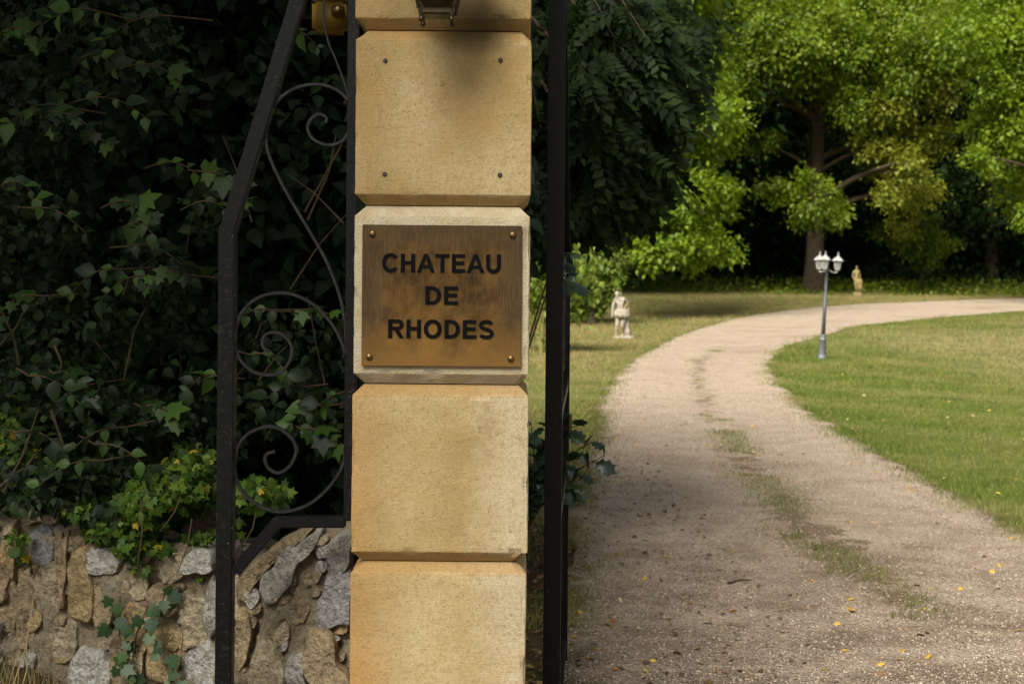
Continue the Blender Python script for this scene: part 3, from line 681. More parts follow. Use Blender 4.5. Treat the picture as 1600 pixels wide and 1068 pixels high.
# ------------------------------------------------------------------ wall lantern over the plaque
LY = PY-.17; wl = empty('wall_lantern', at(683, 38, LY), 'dark bronze carriage lantern bracketed high on the pillar', 'lantern')
def frustum(zr, name, mat, parent, n=4, rot=45, smooth=False, cap=True):
    V, Fq = lathe([(r, z) for z, r in zr], n, cap); o = link(name, mesh(name, V, Fq, smooth), mat, parent); o.rotation_euler.z = R(rot); return o
frustum([(.018, .048), (.022, .052), (.03, .052), (.034, .046)], 'base_tray', M['bronze'], wl)
frustum([(.0345, .040), (.052, .060), (.057, .060), (.0575, .050)], 'lower_rim', M['bronze'], wl)
frustum([(.058, .056), (.25, .115), (.2505, .02)], 'glass_pane', M['frosted'], wl)
for sx in (-1, 1):
    for sy in (-1, 1):
        tube_obj('foot', [([(sx*.036, sy*.034, .030), (sx*.036, sy*.034, .012)], [.0045, .0035]), ([(sx*.036, sy*.034, .0135), (sx*.036, sy*.034, .011), (sx*.036, sy*.034, .006), (sx*.036, sy*.034, .001), (sx*.036, sy*.034, -.001)], [.002, .0055, .007, .0055, .001])], M['bronze'], wl, 10)
        tube_obj('corner_bar', [([(sx*.042, sy*.042, .03), (sx*.05, sy*.05, .07), (sx*.085, sy*.085, .255)], .0045)], M['bronze'], wl, 8)
frustum([(.25, .14), (.262, .14), (.33, .06), (.37, .05), (.40, .012), (.44, .018), (.46, .002)], 'lantern_roof', M['bronze'], wl)
tube_obj('bracket', [([(0, .168, .20), (0, .14, .30), (0, .09, .42), (0, .0, .45)], .011)], M['bronze'], wl, 8)
bm = box_bm(.07, .012, .20, .004, 2, (0, .161, .22)); link('back_plate', bm_mesh('back_plate', bm), M['bronze'], wl)

# ------------------------------------------------------------------ iron side wing with scrolls
WY = 3.72
def wp(px, py, y=WY): return at(px, py, y)
b0 = wp(356, 1068); wing = empty('iron_side_panel', (b0.x, WY, 0), 'black iron side panel with scrolls beside the pillar', 'iron panel')
def wr(px, py, y=WY): return at(px, py, y)-wing.location
sq = .0435
k0 = wr(357, 352); foot = Vector((k0.x, 0, 0.0))
bar('post', foot, k0+Vector((0, 0, .0)), sq, sq, M['iron'], wing)
top = wr(513, -150); bar('sloping_rail', k0+Vector((0, .0, -.012)), top, sq*.93, sq*.93, M['iron'], wing)
s1 = wr(547, -330); s0 = wr(546.5, 812); s1.x = s0.x
bar('inner_stile', s0, s1, .030, .03, M['iron'], wing)
r0 = wr(371, 889); r1 = wr(434, 814); r2 = wr(546, 814)
bar('bottom_rail', r0+Vector((-.005, 0, -.004)), r1+Vector((.008, 0, .008)), .031, .036, M['iron'], wing)
bar('bottom_rail', r1+Vector((-.004, 0, 0)), r2+Vector((-.01, 0, 0)), .030, .034, M['iron'], wing)
SC = [
 [(509, 192), (510, 184), (498, 179), (485, 188), (481, 202), (490, 218), (513, 227), (535, 220), (547, 198), (545, 161), (524, 140), (491, 132), (452, 143), (425, 171), (416, 217), (424, 252), (449, 303), (483, 360), (508, 404), (525, 445), (535, 480), (540, 520), (541, 560)],
 [(422, 549), (412, 543), (411, 528), (421, 520), (438, 521), (453, 535), (456, 552), (447, 573), (427, 585), (397, 581), (374, 559), (366, 526), (376, 492), (397, 469), (427, 458), (461, 461), (494, 479), (520, 508), (534, 535), (541, 562)],
 [(429, 705), (418, 708), (414, 718), (421, 732), (436, 738), (454, 726), (463, 702), (452, 680), (427, 666), (397, 672), (375, 691), (367, 720), (367, 742), (378, 766), (404, 789), (441, 799), (479, 789), (511, 764), (534, 730), (541, 690), (542, 655)],
 [(546, 165), (538, 130), (524, 92), (512, 62), (505, 20), (515, -30), (540, -50)]]
for k, S in enumerate(SC):
    pts = [p-wing.location for p in catmull([wp(*q, WY) for q in S], 8)]
    flat_bar('scroll', pts, .0086 if k < 3 else .005, .0125 if k < 3 else .008, M['worn_iron'], wing)
for px, py in ((544, 161), (541, 556)):
    link('collar', bm_mesh('collar', box_bm(.022, .024, .012, .003)), M['iron'], wing, wr(px, py))

# amber beacon fixed beside the pillar
bc = empty('amber_beacon', at(516, 28, 3.86), 'amber plastic gate beacon fixed between the sloping rail and the pillar', 'beacon')
link('amber_lens', bm_mesh('amber_lens', box_bm(.092, .075, .088, .012, 3), True), M['amber'], bc)
link('beacon_cap', bm_mesh('beacon_cap', box_bm(.10, .082, .016, .005, 2, (0, 0, .0535)), True), m_plain('grey_cap_plastic', (.45, .43, .38), .6), bc)
v, f = lathe([(.019, 0), (.019, .006), (.012, .012), (.011, .016), (.004, .020), (.0005, .020)], 14)
o = link('fixing_bolt', mesh('fixing_bolt', v, f, True), M['screw'], bc, (.026, -.0375, .012)); o.rotation_euler = (R(90), 0, 0)
link('mounting_arm', bm_mesh('mounting_arm', box_bm(.10, .02, .04, .003, 2, (.07, .048, .02))), M['black_plastic'], bc)

# ------------------------------------------------------------------ gate leaf standing open, seen edge-on
g0 = at(866.5, 560, 4.12); gate = empty('iron_gate_leaf', (g0.x, 4.145, 0), 'black iron gate leaf standing open behind the pillar', 'gate')
GL = 1.75; ga = R(3.1)          # the leaf runs away from the camera, swung a little to the right
gate.rotation_euler.z = -ga
def gbar(nm, a, b, wx=.05, wy=.05): return bar(nm, a, b, wx, wy, M['iron'], gate, .003, Vector((1, 0, 0)) if abs(a[2]-b[2]) < abs(a[1]-b[1]) else Vector((0, 1, 0)))
gbar('hinge_stile', (0, 0, .04), (0, 0, 3.0)); gbar('closing_stile', (0, GL, .04), (0, GL, 1.72), .045, .045)
V0 = [(.0, .026, 2.78), (0, GL-.02, 1.74)]
bar('top_rail', V0[0], V0[1], .04, .04, M['iron'], gate, .003, Vector((1, 0, 0)))
for z in (.12, .86, 1.18): bar('rail', (0, .026, z), (0, GL-.024, z), .036, .036, M['iron'], gate, .003, Vector((1, 0, 0)))
for k in range(6):
    yy = .27+.245*k; bar('bar', (0, yy, .139), (0, yy, .841), .014, .014, M['iron'], gate, .002, Vector((1, 0, 0)))
for k in range(3):
    yc, rc = .36+.5*k, .21; P = []
    for i in range(40):
        a = i/39*4.2*math.pi; r = rc*(1-i/39*.8); P.append(Vector((0, yc+r*math.cos(a), 1.415+r*math.sin(a))))
    V, Fq = tubes([(P, .008)], 6); link('scroll', mesh('scroll', V, Fq, True), M['iron'], gate)
for z in (.3, 2.75):
    link('hinge', bm_mesh('hinge', box_bm(.06, .02, .05, .003, 2, (-.055, 0, z))), M['iron'], gate)
link('latch_plate', bm_mesh('latch_plate', box_bm(.012, .05, .075, .002, 2, (.029, GL-.04, 1.02))), M['screw'], gate)

# ------------------------------------------------------------------ rubble wall
def wallY(px): return 3.86+.54*max(0, (548-px))/548.
xw = lambda px: at(px, 900, wallY(px)).x
wall = empty('rubble_wall', (xw(270), wallY(270), 0), 'old rubble stone wall with earthy mortar left of the pillar', 'wall')
prof = [(-700, 800), (0, 800), (40, 789), (90, 788), (140, 834), (180, 852), (250, 858), (330, 858), (372, 884), (400, 876), (440, 846), (480, 826), (548, 818)]
NXw, NZw = 330, 120; Vw = []
pxs = np.linspace(-700, 552, NXw)
def wall_point(px, py, off=0.):
    Y = wallY(px)-off; return at(px, py, Y)
tops = []
for i, px in enumerate(pxs):
    py = np.interp(px, [p[0] for p in prof], [p[1] for p in prof]); t = at(px, py, wallY(px)); tops.append(t)
for j in range(NZw):
    for i in range(NXw):
        t = tops[i]; u = j/(NZw-1); z = t.z*u
        p = Vector((t.x, t.y, z)); nz = mnoise.noise(p*5)*.026+mnoise.noise(p*13)*.024+(abs(mnoise.noise(p*24))-.2)*.030+abs(mnoise.noise(p*52))*.016
        rnd = .05*max(0, u-.93)/.07
        Vw.append(Vector((p.x, p.y+nz+rnd, z+(mnoise.noise(p*9)*.02 if j == NZw-1 else 0)))-wall.location)
nf = len(Vw)
for i in range(NXw):                        # back of the wall
    Vw.append(Vector((tops[i].x+.1, tops[i].y+.42, tops[i].z-.04))-wall.location)
for i in range(NXw): Vw.append(Vector((tops[i].x+.1, tops[i].y+.45, 0))-wall.location)
Fw = [(j*NXw+i, j*NXw+i+1, (j+1)*NXw+i+1, (j+1)*NXw+i) for j in range(NZw-1) for i in range(NXw-1)]
for i in range(NXw-1): Fw += [((NZw-1)*NXw+i, (NZw-1)*NXw+i+1, nf+i+1, nf+i), (nf+i, nf+i+1, nf+NXw+i+1, nf+NXw+i)]
link('mortar_core', mesh('mortar_core', Vw, Fw, True), M['mortar'], wall)
RM = {'grey': m_rubble('grey_limestone', (.44, .41, .36)), 'blue': m_rubble('blue_grey_stone', (.37, .355, .34)), 'cream': m_rubble('cream_stone', (.50, .41, .27)),
      'ochre': m_rubble('ochre_stone', (.46, .335, .17)), 'tan': m_rubble('tan_stone', (.42, .32, .19)), 'white': m_rubble('lichened_stone', (.44, .40, .33), .9)}
def stone(pts, c, proud=.03):
    """an irregular stone whose face outline is given in picture points on the wall face"""
    n = len(pts); cx = sum(p[0] for p in pts)/n; cy = sum(p[1] for p in pts)/n
    C = wall_point(cx, cy); ring = catmull([Vector((p[0], p[1], 0)) for p in pts+[pts[0]]], 5)[:-1]
    m = len(ring); V = []; Fq = []; sd_ = random.uniform(0, 90)
    lv = [(1.34, -.05), (1.29, -.004), (1.22, proud*.7), (1.12, proud), (.95, proud), (.75, proud), (.52, proud), (.26, proud)]
    tl = Vector((random.uniform(-.12, .12), 0, random.uniform(-.12, .12)))
    for i_, (s_, off) in enumerate(lv):
        for r in ring:
            p = wall_point(cx+(r.x-cx)*s_, cy+(r.y-cy)*s_, 0); e = p-C; d = p*8+Vector((sd_, 0, 0))
            p.x += mnoise.noise(d*2.5+Vector((0, 0, 4)))*.009; p.z += mnoise.noise(d*2.5+Vector((4, 0, 0)))*.009
            p.y -= off+(e.x*tl.x+e.z*tl.z)+(abs(mnoise.noise(d*1.3))-.2)*.020+(abs(mnoise.noise(d*3.4))-.2)*.011+mnoise.noise(d*8)*.003
            V.append(p-C)
    p = wall_point(cx, cy, 0); p.y -= proud; V.append(p-C)
    for a in range(len(lv)-1):
        for k in range(m): Fq.append((a*m+k, a*m+(k+1) % m, (a+1)*m+(k+1) % m, (a+1)*m+k))
    a = (len(lv)-1)*m
    for k in range(m): Fq.append((a+k, a+(k+1) % m, len(V)-1))
    me = mesh('stone', V, Fq, True); me.set_sharp_from_angle(angle=R(38))
    o = link('stone', me, RM[c], wall, C-wall.location); return o
def blob(x0, x1, y0, y1, n=8):
    cx, cy, rx, ry = (x0+x1)/2, (y0+y1)/2, (x1-x0)/2, (y1-y0)/2; P = []
    for k in range(n):
        a = 2*math.pi*(k+random.uniform(-.25, .25))/n; c_, s_ = math.cos(a), math.sin(a)
        q = 1/max(abs(c_), abs(s_))**.85*random.uniform(.78, 1.06); P.append((cx+rx*c_*q, cy+ry*s_*q))
    return P
stone([(415, 912), (420, 895), (440, 872), (447, 860), (480, 842), (493, 840), (480, 866), (463, 882), (456, 905), (432, 931)], 'grey', .035)
stone([(515, 906), (544, 898), (545, 960), (533, 966), (503, 970), (503, 938), (511, 924)], 'blue', .03)
stone([(514, 852), (545, 837), (549, 866), (541, 886), (520, 893)], 'grey', .028)
stone([(406, 1000), (420, 1004), (438, 1026), (442, 1082), (394, 1090), (399, 1032)], 'cream', .04)
stone([(490, 990), (505, 984), (522, 996), (527, 1030), (546, 1052), (540, 1068), (500, 1061), (479, 1036)], 'tan', .05)
stone([(374, 956), (386, 962), (391, 1000), (380, 1034), (372, 1030)], 'tan', .03)
stone([(478, 905), (486, 896), (503, 893), (497, 905), (482, 911)], 'cream', .02)
stone([(376, 917), (379, 903), (415, 868), (440, 850), (466, 834), (476, 838), (440, 864), (402, 908), (386, 925)], 'tan', .03)
stone([(430, 985), (442, 972), (450, 980), (446, 1000), (432, 1003)], 'cream', .02)
stone([(384, 930), (396, 918), (404, 930), (394, 945)], 'white', .02)
stone([(455, 935), (475, 925), (486, 940), (476, 965), (456, 960)], 'tan', .018)
for x0, x1, y0, y1, c in ((50, 85, 820, 878, 'blue'), (58, 90, 890, 1002, 'cream'), (89, 108, 838, 946, 'tan'), (109, 147, 864, 970, 'ochre'), (109, 132, 836, 863, 'tan'), (36, 90, 786, 814, 'cream'), (140, 187, 858, 895, 'white'),
                          (148, 176, 903, 982, 'tan'), (205, 229, 893, 931, 'cream'), (114, 168, 1016, 1085, 'white'), (283, 322, 933, 1000, 'cream'), (287, 334, 861, 893, 'white'), (250, 283, 868, 906, 'cream'),
                          (292, 340, 1001, 1090, 'white'), (197, 226, 944, 1014, 'ochre'), (229, 279, 962, 1057, 'ochre'), (9, 29, 822, 897, 'ochre'), (175, 199, 996, 1063, 'tan'), (323, 345, 900, 990, 'grey'), (29, 57, 908, 1002, 'tan'),
                          (178, 204, 901, 942, 'cream'), (234, 280, 912, 955, 'tan'), (86, 118, 975, 1030, 'cream'), (0, 26, 905, 985, 'tan'), (205, 225, 1020, 1075, 'cream'), (448, 476, 1020, 1085, 'grey'),
                          (345, 372, 905, 965, 'cream'), (344, 370, 850, 890, 'grey')):
    stone(blob(x0, x1, y0, y1, random.choice((7, 8, 9))), c, random.uniform(.010, .032))
random.seed(12)
for k in range(95):                          # small filler stones bedded between the big ones
    px = random.uniform(-20, 545); lo_ = np.interp(px, [p[0] for p in prof], [p[1] for p in prof])+12; py = random.uniform(lo_, 1075); a_ = random.uniform(5, 12); b_ = random.uniform(4, 10)
    if 335 < px < 372: continue
    stone(blob(px-a_, px+a_, py-b_, py+b_, 6), random.choice(('cream', 'tan', 'ochre', 'cream', 'white', 'tan')), random.uniform(.004, .018))
cs = list(RM)
for gx in range(-640, 540, 62):             # courses that go on below and left of what the photograph frames
    for gy in (1130, 1205, 1280) if gx > -20 else (850, 920, 990, 1060):
        x0 = gx+random.uniform(-8, 8); y0 = gy+random.uniform(-8, 8)
        stone(blob(x0-random.uniform(20, 27), x0+random.uniform(20, 27), y0-random.uniform(22, 31), y0+random.uniform(22, 31)), random.choice(cs), random.uniform(.02, .04))

# ------------------------------------------------------------------ hedge, ivy
def rnd(n, s): return rng.normal(0, s, (n, 3))
def field(blobs, n):
    W = np.array([b[4]*b[2]*b[3] for b in blobs]); k = rng.choice(len(blobs), n, p=W/W.sum())
    A = np.array([b[:4]+b[5:7] for b in blobs], float)[k]
    a = rng.uniform(0, 2*math.pi, n); r = np.sqrt(rng.uniform(0, 1, n))
    px = A[:, 0]+A[:, 2]*r*np.cos(a); py = A[:, 1]+A[:, 3]*r*np.sin(a)
    Y = A[:, 4]+.30*r**2+np.abs(rng.normal(0, 1, n))*A[:, 5]
    return np.array([at(x, y, d) for x, y, d in zip(px, py, Y)])
HB = [(100, 110, 190, 160, 1.0, 4.42, .18), (40, 330, 110, 130, .9, 4.5, .2), (235, 60, 55, 60, .35, 4.5, .25), (150, 500, 150, 110, .65, 4.62, .25), (330, 330, 45, 55, .8, 4.42, .1), (240, 425, 75, 45, .9, 4.42, .12), (80, 345, 50, 30, .6, 4.3, .05),
      (215, 360, 35, 40, .9, 4.32, .08), (110, 650, 150, 110, 1.1, 4.45, .18), (270, 590, 90, 100, .4, 4.75, .3), (330, 470, 60, 60, .2, 4.9, .3), (455, 545, 85, 60, .45, 4.65, .15), (430, 635, 90, 45, .6, 4.55, .12), (510, 655, 45, 50, .6, 4.5, .12),
      (450, 210, 90, 60, .06, 4.9, .2), (300, 680, 90, 70, .6, 4.55, .2), (30, 560, 70, 80, .6, 4.5, .2), (90, 745, 150, 34, 1.3, 4.22, .06), (75, 782, 105, 20, 1.6, 4.14, .03), (160, 800, 45, 24, 1.2, 4.10, .03), (-260, 300, 260, 420, .9, 4.6, .3), (150, -260, 420, 240, .8, 4.6, .3)]
deep = [(270, 330, 560, 520, 1., 5.7, .5), (250, -350, 700, 420, .8, 5.5, .5), (450, 420, 130, 420, 1.2, 6.0, .3), (400, 60, 220, 200, 1.2, 6.1, .3)]
def gz0(x, y): return float(T(x, y))
M['hedge_fill'] = m_leaf('shade_fill_leaf', (.005, .012, .005), (.009, .019, .007), (.014, .028, .009), .05, .6, spec=.12)  # near-black colour stands in for shade within the hedge, on added foliage
def hedge_orient(n, out=-.75):
    fwd = np.column_stack([rng.normal(0, .8, n), rng.normal(-.35, .5, n), rng.normal(-.35, .6, n)])
    nr = np.column_stack([rng.normal(-.15, .6, n), rng.normal(out, .45, n), rng.normal(.65, .5, n)]); return fwd, nr
hb = at(200, 700, 4.8); hb.z = .42
hd = empty('hazel_hedge', hb, 'tall dark leafy hedge rising behind the rubble wall', 'hedge')
ov = tpl_ovate(.36, .30)
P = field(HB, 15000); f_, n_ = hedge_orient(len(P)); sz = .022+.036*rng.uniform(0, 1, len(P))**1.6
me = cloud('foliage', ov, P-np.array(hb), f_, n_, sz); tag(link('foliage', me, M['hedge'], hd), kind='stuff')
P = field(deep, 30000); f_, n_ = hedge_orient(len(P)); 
yb = Vector((-1.3, 6.0, gz0(-1.3, 6.0))); hedge_fill = empty('dark_hedge_fill', yb, 'added near-black foliage standing in for the shade inside the leafy hedge', 'bush')
me = cloud('foliage', ov, P-np.array(yb), f_, n_, rng.uniform(.06, .11, len(P))); tag(link('foliage', me, M['hedge_fill'], hedge_fill), kind='stuff')
tube_obj('trunk', [([(0, 0, -.05), (.05, 0, 1.2), (0, .05, 2.6)], [.10, .08, .03])], M['bark'], hedge_fill, 8)
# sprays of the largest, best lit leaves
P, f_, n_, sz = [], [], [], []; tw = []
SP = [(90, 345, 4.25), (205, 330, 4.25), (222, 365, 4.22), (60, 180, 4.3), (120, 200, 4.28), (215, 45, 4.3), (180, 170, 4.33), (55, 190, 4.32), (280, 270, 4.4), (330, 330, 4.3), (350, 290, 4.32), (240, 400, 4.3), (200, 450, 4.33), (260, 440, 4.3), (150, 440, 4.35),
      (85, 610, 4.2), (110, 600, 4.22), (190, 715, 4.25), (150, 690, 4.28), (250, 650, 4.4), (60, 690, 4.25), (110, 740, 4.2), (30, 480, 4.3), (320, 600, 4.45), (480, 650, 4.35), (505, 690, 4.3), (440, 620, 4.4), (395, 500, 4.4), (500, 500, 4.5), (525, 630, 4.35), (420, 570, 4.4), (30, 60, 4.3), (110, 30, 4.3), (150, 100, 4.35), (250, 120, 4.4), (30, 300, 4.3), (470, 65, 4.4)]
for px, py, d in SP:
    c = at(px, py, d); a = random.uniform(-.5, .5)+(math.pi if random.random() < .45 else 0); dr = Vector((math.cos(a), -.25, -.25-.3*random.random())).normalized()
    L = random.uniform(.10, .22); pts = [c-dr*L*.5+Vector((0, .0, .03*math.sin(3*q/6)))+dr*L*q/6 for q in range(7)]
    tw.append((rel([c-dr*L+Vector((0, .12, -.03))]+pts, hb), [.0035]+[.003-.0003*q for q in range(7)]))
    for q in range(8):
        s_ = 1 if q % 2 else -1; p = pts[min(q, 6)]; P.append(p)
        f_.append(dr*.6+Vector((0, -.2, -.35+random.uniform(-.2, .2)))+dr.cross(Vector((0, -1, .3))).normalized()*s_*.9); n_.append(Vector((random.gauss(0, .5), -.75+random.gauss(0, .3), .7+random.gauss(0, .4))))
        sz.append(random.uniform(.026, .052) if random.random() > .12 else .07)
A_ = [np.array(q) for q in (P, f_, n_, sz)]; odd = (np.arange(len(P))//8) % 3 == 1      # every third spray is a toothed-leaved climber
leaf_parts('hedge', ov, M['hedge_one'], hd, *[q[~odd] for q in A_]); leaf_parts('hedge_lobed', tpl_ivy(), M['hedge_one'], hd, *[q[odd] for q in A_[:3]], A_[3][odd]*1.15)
# brown stems inside
for k in range(20):
    px = random.uniform(-30, 540); py = random.uniform(330, 760); p = at(px, py, random.uniform(4.6, 5.2)); a = random.gauss(1.5, .5); L = random.uniform(.1, .4)
    q = p+Vector((math.cos(a)*L, .05, math.sin(a)*L)); mdl = (p+q)/2+Vector((random.uniform(-.03, .03), 0, .02)); tw.append((rel([p, mdl, q], hb), [.004, .003, .0015]))
for a, b in (((0, 780), (60, 640)), ((0, 760), (65, 700)), ((85, 540), (95, 590)), ((80, 640), (105, 745)), ((30, 570), (0, 480)), ((0, 540), (40, 480))):
    tw.append((rel([at(*a, 4.35), at((a[0]+b[0])/2+6, (a[1]+b[1])/2, 4.33), at(*b, 4.38)], hb), [.005, .004, .002]))
tag(tube_obj('twigs', tw, M['twig'], hd, 5), kind='stuff')
# bigger trees that stand behind the hedge come below
iv = tpl_ivy()
ib = at(270, 830, 4.15); ivy = empty('wall_ivy', ib, 'bright green ivy spilling over the top of the rubble wall', 'ivy')
IB = [(270, 770, 75, 45, 1.2, 4.10, .08), (215, 800, 60, 45, 1., 4.08, .06), (300, 730, 50, 35, .9, 4.2, .1), (200, 850, 45, 35, .8, 4.06, .03), (400, 772, 55, 26, .9, 4.05, .1), (360, 835, 22, 30, .6, 4.02, .05), (60, 735, 70, 35, .5, 4.3, .1), (20, 690, 30, 60, .5, 4.35, .08),
      (250, 860, 40, 20, .5, 4.06, .03), (30, 850, 30, 40, .4, 4.2, .05), (320, 900, 12, 25, .4, 4.04, .02), (165, 830, 40, 28, .8, 4.07, .03), (310, 845, 30, 18, .8, 4.03, .03), (120, 800, 45, 18, .6, 4.12, .03), (225, 885, 30, 22, .35, 4.06, .02)]
P = field(IB, 2600); f_, n_ = hedge_orient(len(P), -.9); me = cloud('foliage', iv, P-np.array(ib), f_, n_, rng.uniform(.014, .034, len(P))); tag(link('foliage', me, M['ivy'], ivy), kind='stuff')
P = field([(b[0], b[1], b[2], b[3], b[4], b[5]-.05, .03) for b in IB[:6]], 200); f_, n_ = hedge_orient(len(P), -.9)
leaf_parts('ivy', iv, M['ivy_one'], ivy, P, f_, n_, rng.uniform(.022, .038, len(P)))
[tube_obj('runner', [q], M['twig'], ivy, 5) for q in [(rel([at(x0, y0, 4.06), at((x0+x1)/2+5, (y0+y1)/2, 4.03), at(x1, y1, 4.03)], ib), [.002, .002, .0012]) for x0, y0, x1, y1 in ((285, 770, 250, 830), (300, 810, 275, 900), (220, 780, 215, 880), (400, 800, 380, 850))]]
for k, (P_, lab) in enumerate(((((262, 915), (252, 950), (256, 1000), (268, 1040), (280, 1085)), 'dark ivy strand hanging nearest the iron post on the wall'), (((188, 930), (186, 975), (192, 1030), (205, 1080)), 'thin dark ivy strand hanging by the ochre stones of the wall'), (((232, 945), (215, 985), (208, 1030), (214, 1075)), 'wispy ivy strand with few leaves between two longer strands'))):
    pts = catmull([wall_point(px, py, .06) for px, py in P_], 6); r = empty('ivy_strand', pts[0], lab, 'ivy', 'ivy strands hanging down the wall')
    tube_obj('stem', [(rel(pts, pts[0]), .0022)], M['twig'], r, 5)
    n = (15, 9, 9)[k]; L = [pts[int(q)] for q in np.linspace(0, len(pts)-1, n)]
    Pn = np.array([p+Vector((random.uniform(-.035, .035), -.012, random.uniform(-.01, .01))) for p in L])
    f_ = np.column_stack([rng.normal(0, .6, n), rng.normal(-.1, .15, n), rng.normal(-.6, .3, n)]); n_ = np.column_stack([rng.normal(0, .3, n), np.full(n, -1.), rng.normal(.4, .2, n)])
    leaf_parts('ivyd', iv, M['ivy_dark'], r, Pn, f_, n_, rng.uniform(.030, .052, n))
# dry stalks by the wall foot
for k in range(3):
    p = ground_hit(random.uniform(5, 110), 1055); p = Vector((at(20+k*14, 1040, 4.2).x, 4.1, float(T(at(20+k*14, 1040, 4.2).x, 4.1)))); q = p+Vector((random.uniform(-.12, .12), .04, random.uniform(.14, .28)))
    r = empty('dry_stalk', p, 'dry straw stalk leaning on the foot of the wall', 'stalk', 'dry stalks at the wall foot')
    tube_obj('stem', [([(0, 0, -.01), (q-p)*.5+Vector((.02, -.02, 0)), q-p], [.002, .0018, .0008])], M['dry_stem'], r, 5)

# dark shrub behind the gate
sb = at(850, 720, 5.6); sb.z = float(T(sb.x, 5.6)); sh = empty('dark_shrub', sb, 'dark glossy-leaved shrub reaching out behind the open gate leaf', 'shrub')
P, f_, n_, sz, tw = [], [], [], [], []
for (x0, y0, x1, y1, n) in ((845, 790, 943, 712, 9), (845, 760, 925, 690, 8), (850, 740, 905, 765, 6), (840, 800, 830, 660, 9), (842, 790, 848, 690, 9), (838, 770, 862, 650, 8), (830, 790, 836, 720, 8), (850, 700, 902, 665, 5), (842, 720, 858, 770, 6), (866, 420, 892, 395, 4), (866, 400, 895, 440, 5)):
    a, b = at(x0, y0, 5.6), at(x1, y1, 5.5); stem0 = Vector((sb.x-.32+random.uniform(-.12, .12), 5.75+random.uniform(-.1, .1), sb.z)); mdl = (a+b)/2+Vector((0, 0, .03))
    tw.append((rel([stem0, (stem0+a)/2+Vector((-.03, 0, .05)), a, mdl, b], sb), [.006, .005, .004, .003, .0015]))
    d = (b-a).normalized()
    for q in range(n):
        p = a.lerp(b, q/(n-1)); P.append(p); s_ = 1 if q % 2 else -1
        f_.append(d*.7+Vector((d.z, 0, -d.x))*s_*.6+Vector((0, -.2, -.35))); n_.append(Vector((random.gauss(0, .4), -.6, .8))); sz.append(random.uniform(.05, .10))
leaf_parts('shrub', tpl_lobed(), M['shrub_one'], sh, np.array(P), np.array(f_), np.array(n_), np.array(sz)); [tube_obj('stem', [q], M['twig'], sh, 5) for q in tw]

# ------------------------------------------------------------------ trees
def quad_path(a, b, sag, n=6):
    a, b = Vector(a), Vector(b); m = (a+b)/2+Vector((0, 0, sag)); return [a*(1-t)**2+m*2*t*(1-t)+b*t*t for t in [k/(n-1) for k in range(n)]]
def tree(name, label, base, trunk, r0, clumps, mats, nleaf, lsz, group=None, tpl=None, limbs=True, cat='tree', flat=.45, droop=0.):
    """clumps: (center, radius, material key index)"""
    base = Vector(base); root = empty(name, base, label, cat, group); tr = catmull([Vector(p) for p in trunk], 6); n = len(tr)
    rad = [r0*(1-.78*(k/(n-1)))*(1+.5*math.exp(-k/1.6)) for k in range(n)]
    tube_obj('trunk', [(rel(tr, base), rad)], M['bark'], root, 12)
    if limbs:
        paths = []
        for c, r, mi in clumps:
            if random.random() > .75: continue
            zz = c.z-.25*(Vector((c.x, c.y, 0))-Vector((tr[-1].x, tr[-1].y, 0))).length; k = min(range(n), key=lambda q: abs(tr[q].z-zz)); k = max(k, n//6)
            L = (c-tr[k]).length; paths.append((rel(quad_path(tr[k], c, .12*L), base), [max(.02, min(rad[k]*.55, .03*L+.02))*(1-.8*q/5) for q in range(6)]))
            for e in range(2):
                e_ = c+Vector((random.gauss(0, .7), random.gauss(0, .7), random.gauss(-.1, .35)))*r; paths.append((rel(quad_path(c.lerp(tr[k], .3), e_, .1*r), base), [.03, .025, .02, .015, .012, .008]))
        if paths: tag(tube_obj('branches', paths, M['bark'], root, 5), kind='stuff')
    vol = np.array([r**2 for _, r, _ in clumps]); per = np.maximum(40, (nleaf*vol/vol.sum())).astype(int)
    for mi, mk in enumerate(mats):
        PP, FF, NN = [], [], []
        for (c, r, m_), k in zip(clumps, per):
            if m_ != mi: continue
            ns = max(9, int(12+r*9)); d = rng.normal(0, 1, (ns, 3)); d /= np.linalg.norm(d, axis=1, keepdims=True)
            sc = np.array(c)+d*r*np.array([1.0, 1.0, flat*1.8])*rng.uniform(.4, 1.15, (ns, 1))
            j = rng.integers(0, ns, k); g = rng.normal(0, 1, (k, 3))*np.array([.30, .30, .20])*r*rng.uniform(.5, 1.1, (k, 1))
            g[:, 2] -= droop*np.hypot(g[:, 0], g[:, 1]); PP.append(sc[j]+g)
            o = PP[-1]-np.array(c); o /= np.linalg.norm(o, axis=1, keepdims=True)+1e-6
            FF.append(o*.6+rng.normal(0, .55, (k, 3))-np.array([0, 0, .35])); NN.append(o*.45+rng.normal(0, .4, (k, 3))+np.array([0, 0, .8]))
        if not PP: continue
        PP = np.concatenate(PP); me = cloud('crown', tpl or tpl_kite(), PP-np.array(base), np.concatenate(FF), np.concatenate(NN), (.45+.95*rng.uniform(0, 1, len(PP))**1.5)*lsz)
        tag(link('crown', me, M[mk], root), kind='stuff')
    return root
def gz(x, y): return float(T(x, y))
def pads(L, Y, dy=2.0, mi=0):
    return [(at(x, y, Y+(d if len(q) else random.uniform(-dy, dy))), r/F*Y, (q[0] if q else mi)) for (x, y, r, *q) in L for d in (random.uniform(-dy, dy),)]
